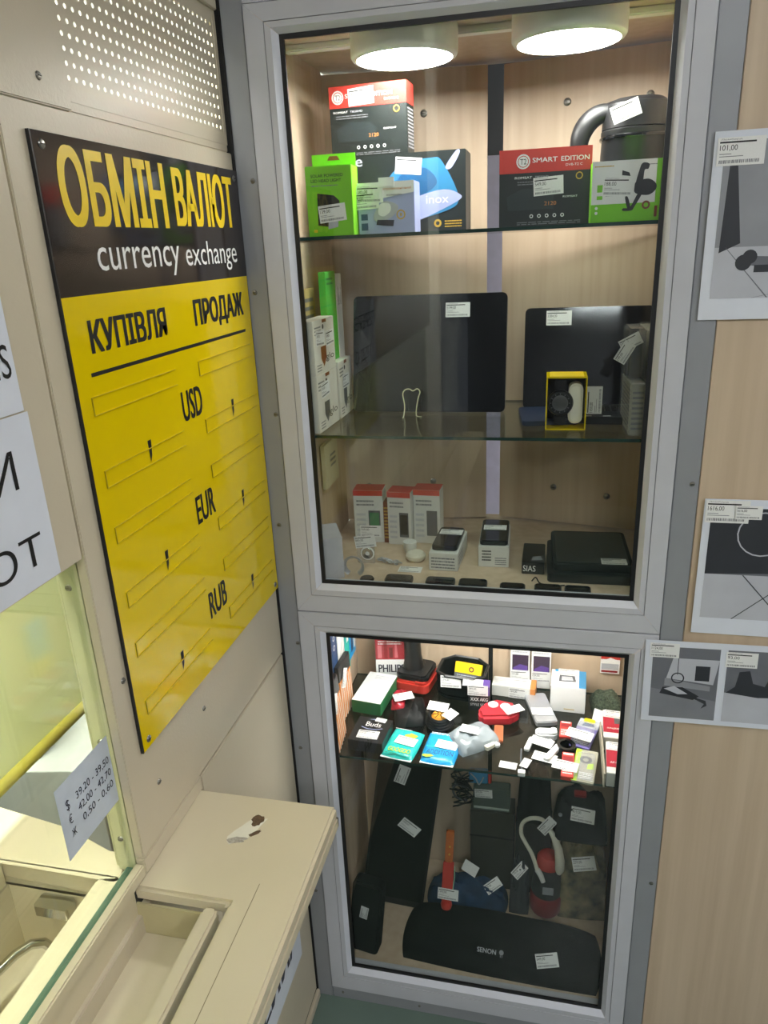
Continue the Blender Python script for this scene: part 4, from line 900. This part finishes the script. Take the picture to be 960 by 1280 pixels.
t = thing('blister_pack', 'blue and yellow hanging pack on the right cabinet wall', 'pack', (.2455, .17, .655), (0, 0, 0)); MB().box(-.004, .004, -.03, .03, 0, .13).build('card', M_BRTB, t); prints(t, (.008, .06, .13), [('left', 'r', (0, .02, 1, .32), M_YELP), ('front', 'r', (0, .02, 1, .32), M_YELP), ('front', 'r', (0, .8, 1, 1), M_DBLUE)])
t = thing('mesh_pouch', 'rounded dark green mesh pouch under the hanging red card', 'pouch', (.213, .275, Z4), (0, 0, 6)); pillow(.062, .058, .030, 9, noise=.15, n=14).build('pouch_body', mat('mesh_green', '1E261E', .9, 0, scale=260, col2='5A6652', bump=.5, bscale=500), t, smooth=True)
t = thing('power_bank', 'silver grey flat power bank with a label across its lower end', 'power bank', (.081, .232, Z4), (0, 0, 16)); MB().rslab(-.022, .022, -.052, .05, 0, .012, .006).build('body', M_SILV, t, bevel=.002); price(t, frame((-.002, -.018, .0125), (1, 0, 0), (0, 1, 0)), 0, 0, -8, w=.042, p='399,00')
t = thing('charger_head', 'short grey-white rounded charger below the silver power bank', 'charger', (.094, .146, Z4), (0, 0, 4)); MB().rslab(-.021, .021, -.011, .013, 0, .016, .009).build('body', mat('offwhite', 'C9CACC', .35), t, bevel=.003); MB().rslab(.008, .020, -.009, .010, .0162, .0185, .006).build('cap', M_WHITE, t)
t = thing('cable_set', 'white plug and cable pieces laid out on labels in the shelf middle', 'cable', (.088, .108, Z4), (0, 0, 0)); b = MB(); b.rslab(-.032, -.022, -.018, .022, 0, .007, .003, 0, TR(0, 0, 0, 0, 0, -14)); b.build('plug', M_WHITE, t, bevel=.001)
b = MB(); b.rslab(-.006, .006, -.030, .022, 0, .008, .003, 0, TR(.020, -.008, 0, 0, 0, -28)); b.build('adapter', M_WHITE, t, bevel=.001); b = MB(); polyline(b, [(-.024, .022, .004), (-.01, .034, .004), (.01, .030, .004), (.018, .02, .006)], .0022); b.build('lead', M_WHITE, t, smooth=True)
price(t, frame((-.002, .012, .0086), (1, 0, 0), (0, 1, 0)), 0, 0, -20, w=.044, p='99,00'); price(t, frame((.004, -.024, .0012), (1, 0, 0), (0, 1, 0)), 0, 0, -14, w=.044, p='99,00')
q = thing('price_tag', 'left loose tag lying flat near the cord at the shelf front', 'label', (.026, .052, Z4 + .0004)); price(q, I4, 0, 0, -6, w=.032, p='79,00', lift=0)
t = thing('phone_cable', 'thin cord with a white plug and tag hanging at the shelf front edge', 'cord', (.052, .045, Z4)); b = MB(); polyline(b, [(-.004, .055, .003), (-.003, .02, .003), (.0, -.008, .003), (-.001, -.012, .004)], .0016); b.build('lead', M_MGREY, t)
MB().rslab(-.007, .006, -.020, -.010, 0, .008, .002).build('plug', M_WHITE, t); price(t, frame((.006, .012, .005), (1, 0, 0), (0, 1, 0)), 0, 0, 70, w=.026, p='79,00')
def redpk(label, x, y, l, z, tgs):
    t = carton('memory_card_pack', label, 'pack', (x, y, z), (.022, l, .009), (0, 0, -3), body=M_RED, pr=[('top', 'r', (.08, .62, .92, .82), M_DRED), ('top', 'fine', (.1, .1, .9, .5, 5), M_WHITE), ('top', 'r', (.1, .88, .9, .95), M_WHITE)]); return t
redpk('small red memory card pack, highest of the two near the purple pack', .131, .168, .052, Z4, 0)
redpk('small red memory card pack crossed by a white label, nearest the shelf front', .134, .062, .070, Z4, 0)
price(bpy.data.objects['memory_card_pack.001'], frame((-.004, -.006, .0095), (1, 0, 0), (0, 1, 0)), 0, 0, -8, w=.046, p='119,00')
t = thing('black_bracelet', 'black ring-shaped bracelet between the two red packs', 'bracelet', (.132, .118, Z4)); MB().lathe([(.012, 0), (.0175, 0), (.0175, .011), (.012, .011), (.012, 0)], 22).build('band', M_BLACKG, t, smooth=True)
def hangpack(label, x, y, z, rz, top, bot, art, hole):
    t = thing('accessory_pack', label, 'pack', (x, y, z), (0, 0, rz)); w, l = .040, .092
    MB().rslab(-w/2, w/2, -l/2, l/2, 0, .004, .004).build('card', top, t); b = MB(); b.rslab(-w/2 + .003, w/2 - .003, -l/2 + .003, l/2 - .020, .0042, .016, .006); b.build('blister', M_PLAST, t, bevel=.003)
    F = (frame((-w/2, -l/2, .004), (1, 0, 0), (0, 1, 0)), w, l); prints(t, None, [(F,) + a for a in art])
    if hole: MB().rslab(-.012, .010, l/2 - .012, l/2 + .002, .0042, .0056, .004).build('hanger', M_YELP, t)
    return t
t = hangpack('purple and grey accessory pack with a yellow hanger in clear plastic', .168, .166, Z4 + .001, -16, mat('violet_card', '7F74B4', .4), None, [('r', (.0, .70, 1, 1), M_LGREY), ('p', [(.2, .74), (.8, .78), (.7, .9), (.3, .9)], M_DBLUE, 2), ('p', [(.2, .3), (.8, .3), (.7, .6), (.3, .6)], M_LIL, 2), ('fine', (.1, .1, .9, .25, 3), M_WHITE, 2)], True)
price(t, frame((-.004, -.026, .0168), (1, 0, 0), (0, 1, 0)), 0, 0, -2, w=.050, p='139,00')
t = hangpack('grey and yellow accessory pack in clear plastic at the shelf front', .165, .068, Z4 + .001, -8, mat('greybeige', 'A9A693', .4), None, [('r', (0, 0, .25, 1), M_LIME), ('o', (.5, .68, .005, .011), M_MGREY, 2), ('p', [(.6, .4), (.9, .42), (.88, .6), (.62, .56)], M_LIME, 2), ('fine', (.3, .05, .95, .3, 5), M_WHITE, 2)], False)
t = thing('folded_card', 'white folded card standing open behind the purple accessory pack', 'card', (.199, .205, Z4), (0, 0, -24)); b = MB(); b.box(-.018, .018, -.0006, .0006, 0, .028, 0, TR(0, 0, 0, -30, 0, 0)); b.build('card', M_WHITE, t)
t = thing('cardboard_strip', 'long grey-brown cardboard strip on edge left of the red-fronted cartons', 'card', (.1965, .095, Z4)); MB().box(-.0015, .0015, -.075, .078, 0, .030).build('strip', mat('cardboard', '9C9482', .7), t)
for y, lab in ((.170, 'rear red and white carton with a label at the right edge of the shelf'), (.068, 'front red and white carton with a label at the right edge of the shelf')):
    carton('adapter_box', lab, 'box', (.2245, y, Z4), (.046, .090, .030), (0, 0, -2), body=M_RB, pr=[('top', 'r', (0, .18, 1, .72), mat('cherry', 'A81E34', .4)), ('top', 'r', (.45, .50, 1, .72), M_MGREY, 2), ('top', 't', ('AP-LINKING', .14, .30, .92, .36, .01), M_WHITE, 2)], tags=[('top', .52, .84, -4, '169,00')])
# cards and grid packs on the left wall
def wallcard(name, label, y0, y1, z0, z1, col, art=(), x=-.3315, th=.006):
    t = thing(name, label, 'pack', (x, (y0 + y1) / 2, z0)); w = y1 - y0
    MB().box(-th / 2, th / 2, -w / 2, w / 2, 0, z1 - z0).build('card', col, t, bevel=.0008)
    if art: prints(t, (th, w, z1 - z0), [('right',) + a for a in art])
    return t
wallcard('blister_card', 'dark blue hanging card with two small rings, frontmost on the left wall', .125, .165, Z4, .84, M_DBLUE, [('o', (.5, .88, .004, .006), M_WHITE, 2), ('o', (.5, .78, .004, .006), M_WHITE, 2)])
wallcard('blister_card', 'white hanging card with grey stripes on the left wall', .170, .215, Z4, .84, M_WHITE, [('p', [(.1, .5), (.9, .8), (.9, .83), (.1, .53)], M_LGREY), ('p', [(.1, .3), (.9, .6), (.9, .63), (.1, .33)], M_LGREY)])
wallcard('blister_card', 'turquoise hanging card between the white and blue ones on the left wall', .218, .252, .67, .84, M_TEAL, [('r', (.4, .5, .8, .95), M_WHITE)])
wallcard('blister_card', 'bright blue hanging card, rearmost on the left wall', .255, .30, .70, .84, M_BRTB, [('r', (.2, .1, .5, .9), M_DBLUE), ('r', (.65, .1, .9, .9), M_WHITE)])
def gridpack(label, loc, rz, ry, w=.075, h=.135):
    t = thing('grid_pack', label, 'pack', loc, (0, ry, rz)); th = .010
    MB().box(-th / 2, th / 2, -w / 2, w / 2, 0, h * .72).build('pack_body', M_ORG, t, bevel=.001); MB().box(-th / 2, th / 2, -w / 2, w / 2, h * .7201, h).build('pack_top', M_BLACK, t, bevel=.001)
    b = MB()
    for i in range(6): b.box(th / 2 + .0002, th / 2 + .0010, -w / 2 + w * (i + .4) / 6.2, -w / 2 + w * (i + .4) / 6.2 + .0018, 0, h * .70)
    b.build('wire_bars', M_WHITE, t); price(t, frame((th / 2 + .001, -w * .12, h * .70), (0, 1, 0), (0, 0, 1)), 0, 0, 60, w=.040, p='219,00')
    return t
gridpack('front orange pack with white bars and a black top, leaning at the left', (-.303, .066, Z4 + .0012), 4, -5)
gridpack('rear orange pack with white bars and a black top, behind the front one', (-.318, .168, Z4 + .0012), -3, -2, .07, .125)

# ------------------------------------------------------------------ cabinet bottom
Z5 = .0897
t = thing('long_case', 'tall black flat case leaning on the left cabinet wall with two price labels', 'case', (-.244, .200, Z5 + .001), (-7, 7.5, 3))
MB().rslab(-.074, .070, 0, .50, -.020, .020, .008, 0, FY(0, 0, 0)).build('case_body', M_BLACKM, t, bevel=.003)
b = MB(); b.box(-.068, .064, -.0208, -.0202, .02, .48); b.build('front_cloth', mat('speaker_cloth', '0A0B0C', .9, 0, .2, 200, spec=.1), t)
FS = FY(0, -.0212, 0); price(t, FS, -.016, .345, 78, w=.046, p='1899,00'); price(t, FS, .015, .215, -30, w=.048, p='1899,00')
t = thing('laptop_bag', 'dark folded bag wedged at the bottom left with one small label', 'bag', (-.279, .062, Z5), (-8, 4, -6))
MB().rslab(-.036, .032, 0, .175, -.018, .018, .012, 0, FY(0, 0, 0)).build('bag_body', M_BFAB, t, bevel=.005); price(t, FY(-.004, -.0187, .105), 0, 0, 84, w=.030, p='749,00')
t = thing('duffel_bag', 'large black padded bag with a small white emblem at the cabinet bottom front', 'bag', (.012, .117, Z5), (0, 0, -2)); pillow(.43, .152, .042, 31, noise=.06, n=20, pw=3.2).build('bag_body', M_BFAB, t, smooth=True)
FB = frame((-.088, -.056, .041), (1, 0, 0), (0, .75, .62)); 
b = MB(); b.text('SENON', .045, .0, .085, .009, 0, FB @ TR(.0, .0, .004), bold=.02); 
b.lathe([(.003, 0), (.0048, 0)], 16, 0, FB @ TR(.096, .006, .004)); b.box(.0938, .0948, -.003, .001, 0, .0005, 0, FB @ TR(0, 0, .004)); b.box(.0972, .0982, -.003, .001, 0, .0005, 0, FB @ TR(0, 0, .004))
b.build('emblem', M_LGREY, t); price(t, frame((.102, -.050, .046), (1, 0, 0), (0, .8, .6)), 0, 0, 14, w=.046, p='649,00')
t = thing('folded_jacket', 'dark blue folded fabric piece behind the black padded bag', 'clothing', (-.073, .236, Z5), (0, 0, 0)); pillow(.19, .070, .050, 8, noise=.3, n=16).build('cloth', M_BLUEF, t, smooth=True); price(t, frame((.060, -.01, .056), (1, 0, 0), (0, .9, .5)), 0, 0, 40, w=.040, p='299,00')
t = thing('camouflage_bag', 'camouflage cloth bag with a price label at the right of the cabinet bottom', 'bag', (.185, .272, Z5), (0, 0, 4)); pillow(.115, .105, .190, 6, noise=.14, n=16, pw=4).build('bag_body', M_CAMO, t, smooth=True); price(t, frame((-.003, -.052, .162), (1, 0, 0), (0, .75, .65)), 0, 0, 8, w=.050, p='259,00')
t = thing('rounded_bag', 'black rounded bag with a red tab and a label at the back right', 'bag', (.178, .262, Z5 + .20), (0, 0, 0))
t.location = (.176, .275, .304); pillow(.118, .105, .085, 12, noise=.12, n=16, pw=4).build('bag_body', M_BFAB, t, smooth=True); MB().rslab(-.016, .010, -.008, .008, .086, .092, .003).build('red_tab', M_DRED, t); price(t, frame((.002, -.044, .070), (1, 0, 0), (0, .6, .8)), 0, 0, -5, w=.050, p='419,00')
MB().lathe([(0, 0), (.0045, 0), (.004, .003), (0, .004)], 12).build('press_stud', M_SILV, t, smooth=True).matrix_local = FY(-.045, -.040, .062)
t = thing('sports_bottle', 'red and black sports bottle with a white cap leaning behind the black bag', 'bottle', (.106, .232, Z5 + .004), (-4, 2, 4))
MB().lathe([(0, 0), (.030, 0), (.036, .010), (.036, .045), (.033, .052)], 28).build('red_base', M_DRED, t, smooth=True); MB().lathe([(.0335, .0525), (.034, .070), (.030, .115), (.026, .122)], 28).build('black_body', M_BLACK, t, smooth=True); MB().lathe([(.0262, .1225), (.026, .142), (.020, .150), (0, .152)], 24).build('red_lid', M_RED, t, smooth=True)
prints(t, None, [((FY(-.012, -.0345, .070), .024, .02), 'r', (0, 0, 1, 1), M_LGREY)], 'badge')
t = thing('clip_lamp', 'white curved flexible lamp with a thick handle and a price label', 'lamp', (.0, 0, 0)); b = MB()
C_ = [(.088, .262, .305), (.075, .28, .33), (.060, .295, .345), (.050, .305, .36), (.052, .31, .385), (.070, .312, .40), (.095, .310, .402), (.110, .300, .390)]
polyline(b, [(x - .002, y - .06, z - .07) for x, y, z in C_], .0045, 8); b.build('flexible_neck', M_IVORY, t, smooth=True)
b = MB(); b.tube([(.108, .240, .320), (.120, .230, .305), (.130, .218, .285), (.134, .208, .262), (.134, .202, .243), (.132, .200, .234)], [.005, .007, .009, .0105, .010, .005], 12); b.build('handle', M_IVORY, t, smooth=True)
b = MB(); b.tube([(.086, .202, .236), (.094, .196, .226), (.100, .190, .214)], [.0065, .0062, .005], 10); b.build('lamp_head', M_WHITE, t, smooth=True)
price(t, frame((.104, .236, .330), (1, 0, 0), (0, .35, .93)), 0, 0, 50, w=.040, p='199,00')
t = thing('screwdriver', 'red and orange screwdriver in packing hanging before the tall black case', 'tool', (-.110, .150, .165), (-14, 2, 0)); MB().rslab(-.012, .012, 0, .092, -.004, .004, .004, 0, FY(0, 0, 0)).build('red_sleeve', M_RED, t, bevel=.001)
MB().rslab(-.009, .009, .0925, .165, -.005, .005, .004, 0, FY(0, 0, 0)).build('wooden_handle', mat('orange_wood', 'B8622A', .4), t, bevel=.001); b = MB(); b.lathe([(0, 0), (.0022, 0), (.0022, .001), (0, .001)], 10, 0, FY(.001, -.0052, .112)); b.lathe([(0, 0), (.0022, 0), (.0022, .001), (0, .001)], 10, 0, FY(.001, -.0052, .130)); b.build('rivets', M_GOLD, t)
o = MB().lathe([(0, -.004), (.011, -.002), (.013, .006), (.011, .014), (0, .016)], 14).build('red_knob', M_RED, t, smooth=True); o.location = (0, 0, -.016)
b = MB(); b.tube([(.013, -.003, .03), (.015, -.003, .06), (.014, -.003, .085)], .001, 5); b.build('green_cord', mat('mint', '9FD6B4', .5), t); price(t, FY(.003, -.0055, .018), 0, 0, 0, w=.046, p='199,00')
t = thing('blank_tag', 'blank white card tilted right of the red screwdriver', 'label', (-.066, .232, .182), (-50, 0, -32)); MB().box(-.020, .020, -.0004, .0004, -.012, .012).build('card', M_WHITE, t)
t = thing('radio_set', 'small grey transistor radio with a pale front strip and a label, middle back', 'radio', (-.022, .292, .3135), (0, 0, 0))
M_RAD = mat('radio_green', '4C5650', .35)
MB().rslab(-.042, .042, 0, .062, -.014, .014, .004, 0, FY(0, 0, 0)).build('body', M_RAD, t, bevel=.001); MB().box(-.040, .040, -.0155, -.0143, .006, .011).build('front_strip', mat('pale_strip', 'A9B3AC', .3), t); price(t, FY(-.018, -.0145, .048), 0, 0, 2, w=.040, p='349,00')
t = thing('cardboard_box', 'dark carton stack the grey radio rests on, against the back doors', 'box', (-.020, .302, Z5)); MB().box(-.050, .050, -.028, .028, 0, .2235).build('box', mat('dim_carton', '35332C', .6), t, bevel=.001); MB().box(-.051, .051, -.029, -.0282, .150, .154).build('tape', M_BLACKM, t)
t = thing('test_meter', 'small blue and red instrument behind the grey radio', 'tool', (-.052, .300, .3765), (0, 0, 4)); MB().rslab(-.024, .020, -.010, .010, 0, .030, .004).build('body', M_BLUE, t, bevel=.002); MB().rslab(.0202, .028, -.009, .009, 0, .026, .003).build('red_end', M_RED, t, bevel=.002)
b = MB(); polyline(b, [(-.02, -.012, .03), (-.008, -.014, .018), (.0, -.0125, .0), (.01, -.014, .022)], .0016); b.build('lead', M_LGREY, t)
t = thing('cable_bundle', 'tangle of black cables hanging beside the grey radio', 'cable', (0, 0, 0)); b = MB(); r_ = random.Random(5)
for k in range(7): polyline(b, [(-.105 + r_.uniform(-.01, .01), .27 + r_.uniform(-.02, .02), .42 - .016 * j + r_.uniform(-.01, .01)) if j % 2 else (-.07 + r_.uniform(-.012, .01), .27 + r_.uniform(-.02, .02), .42 - .016 * j) for j in range(6)], .0018)
b.build('cables', M_BLACKM, t); b = MB(); polyline(b, [(-.072, .262, .385), (-.098, .262, .392), (-.108, .262, .375), (-.100, .262, .355), (-.075, .262, .350)], .003); b.build('grey_lead', M_MGREY, t)
t = thing('black_backpack', 'black crumpled bag with thin cords between the radio and the rounded bag', 'bag', (.075, .300, .295), (0, 0, 0)); pillow(.080, .050, .125, 15, noise=.2, n=14, pw=4).build('bag_body', M_BFAB, t, smooth=True)
b = MB()
for k in range(3): polyline(b, [(-.03 + .018 * k, -.0, .120), (-.022 + .018 * k, -.012, .135), (-.014 + .018 * k, -.004, .142), (-.008 + .018 * k, -.010, .128)], .0016)
b.build('cords', M_BLACK, t); carton('grey_carton', 'low dark carton carrying the black crumpled bag', 'box', (.075, .300, Z5), (.082, .052, .205), body=mat('dim_carton2', '2E2D2B', .6))
t = thing('shoulder_bag', 'dark grey fabric heap in the middle of the cabinet bottom with a dim label', 'bag', (-.010, .225, Z5 + .078), (0, 0, 30)); t.location = (.0, .215, Z5 + .078)
bpy.data.objects.remove(t)
t = thing('fabric_cap', 'dark grey peaked fabric heap between the blue cloth and the bottle', 'cap', (.047, .236, Z5), (0, 0, 0)); pillow(.046, .054, .115, 17, noise=.3, n=14).build('cap_body', mat('slate_cloth', '2C3238', .8, 0, .2, 60, bump=.3, bscale=300), t, smooth=True); price(t, frame((.0, -.016, .118), (1, 0, 0), (0, .8, .6)), 0, 0, 50, w=.036, p='149,00')
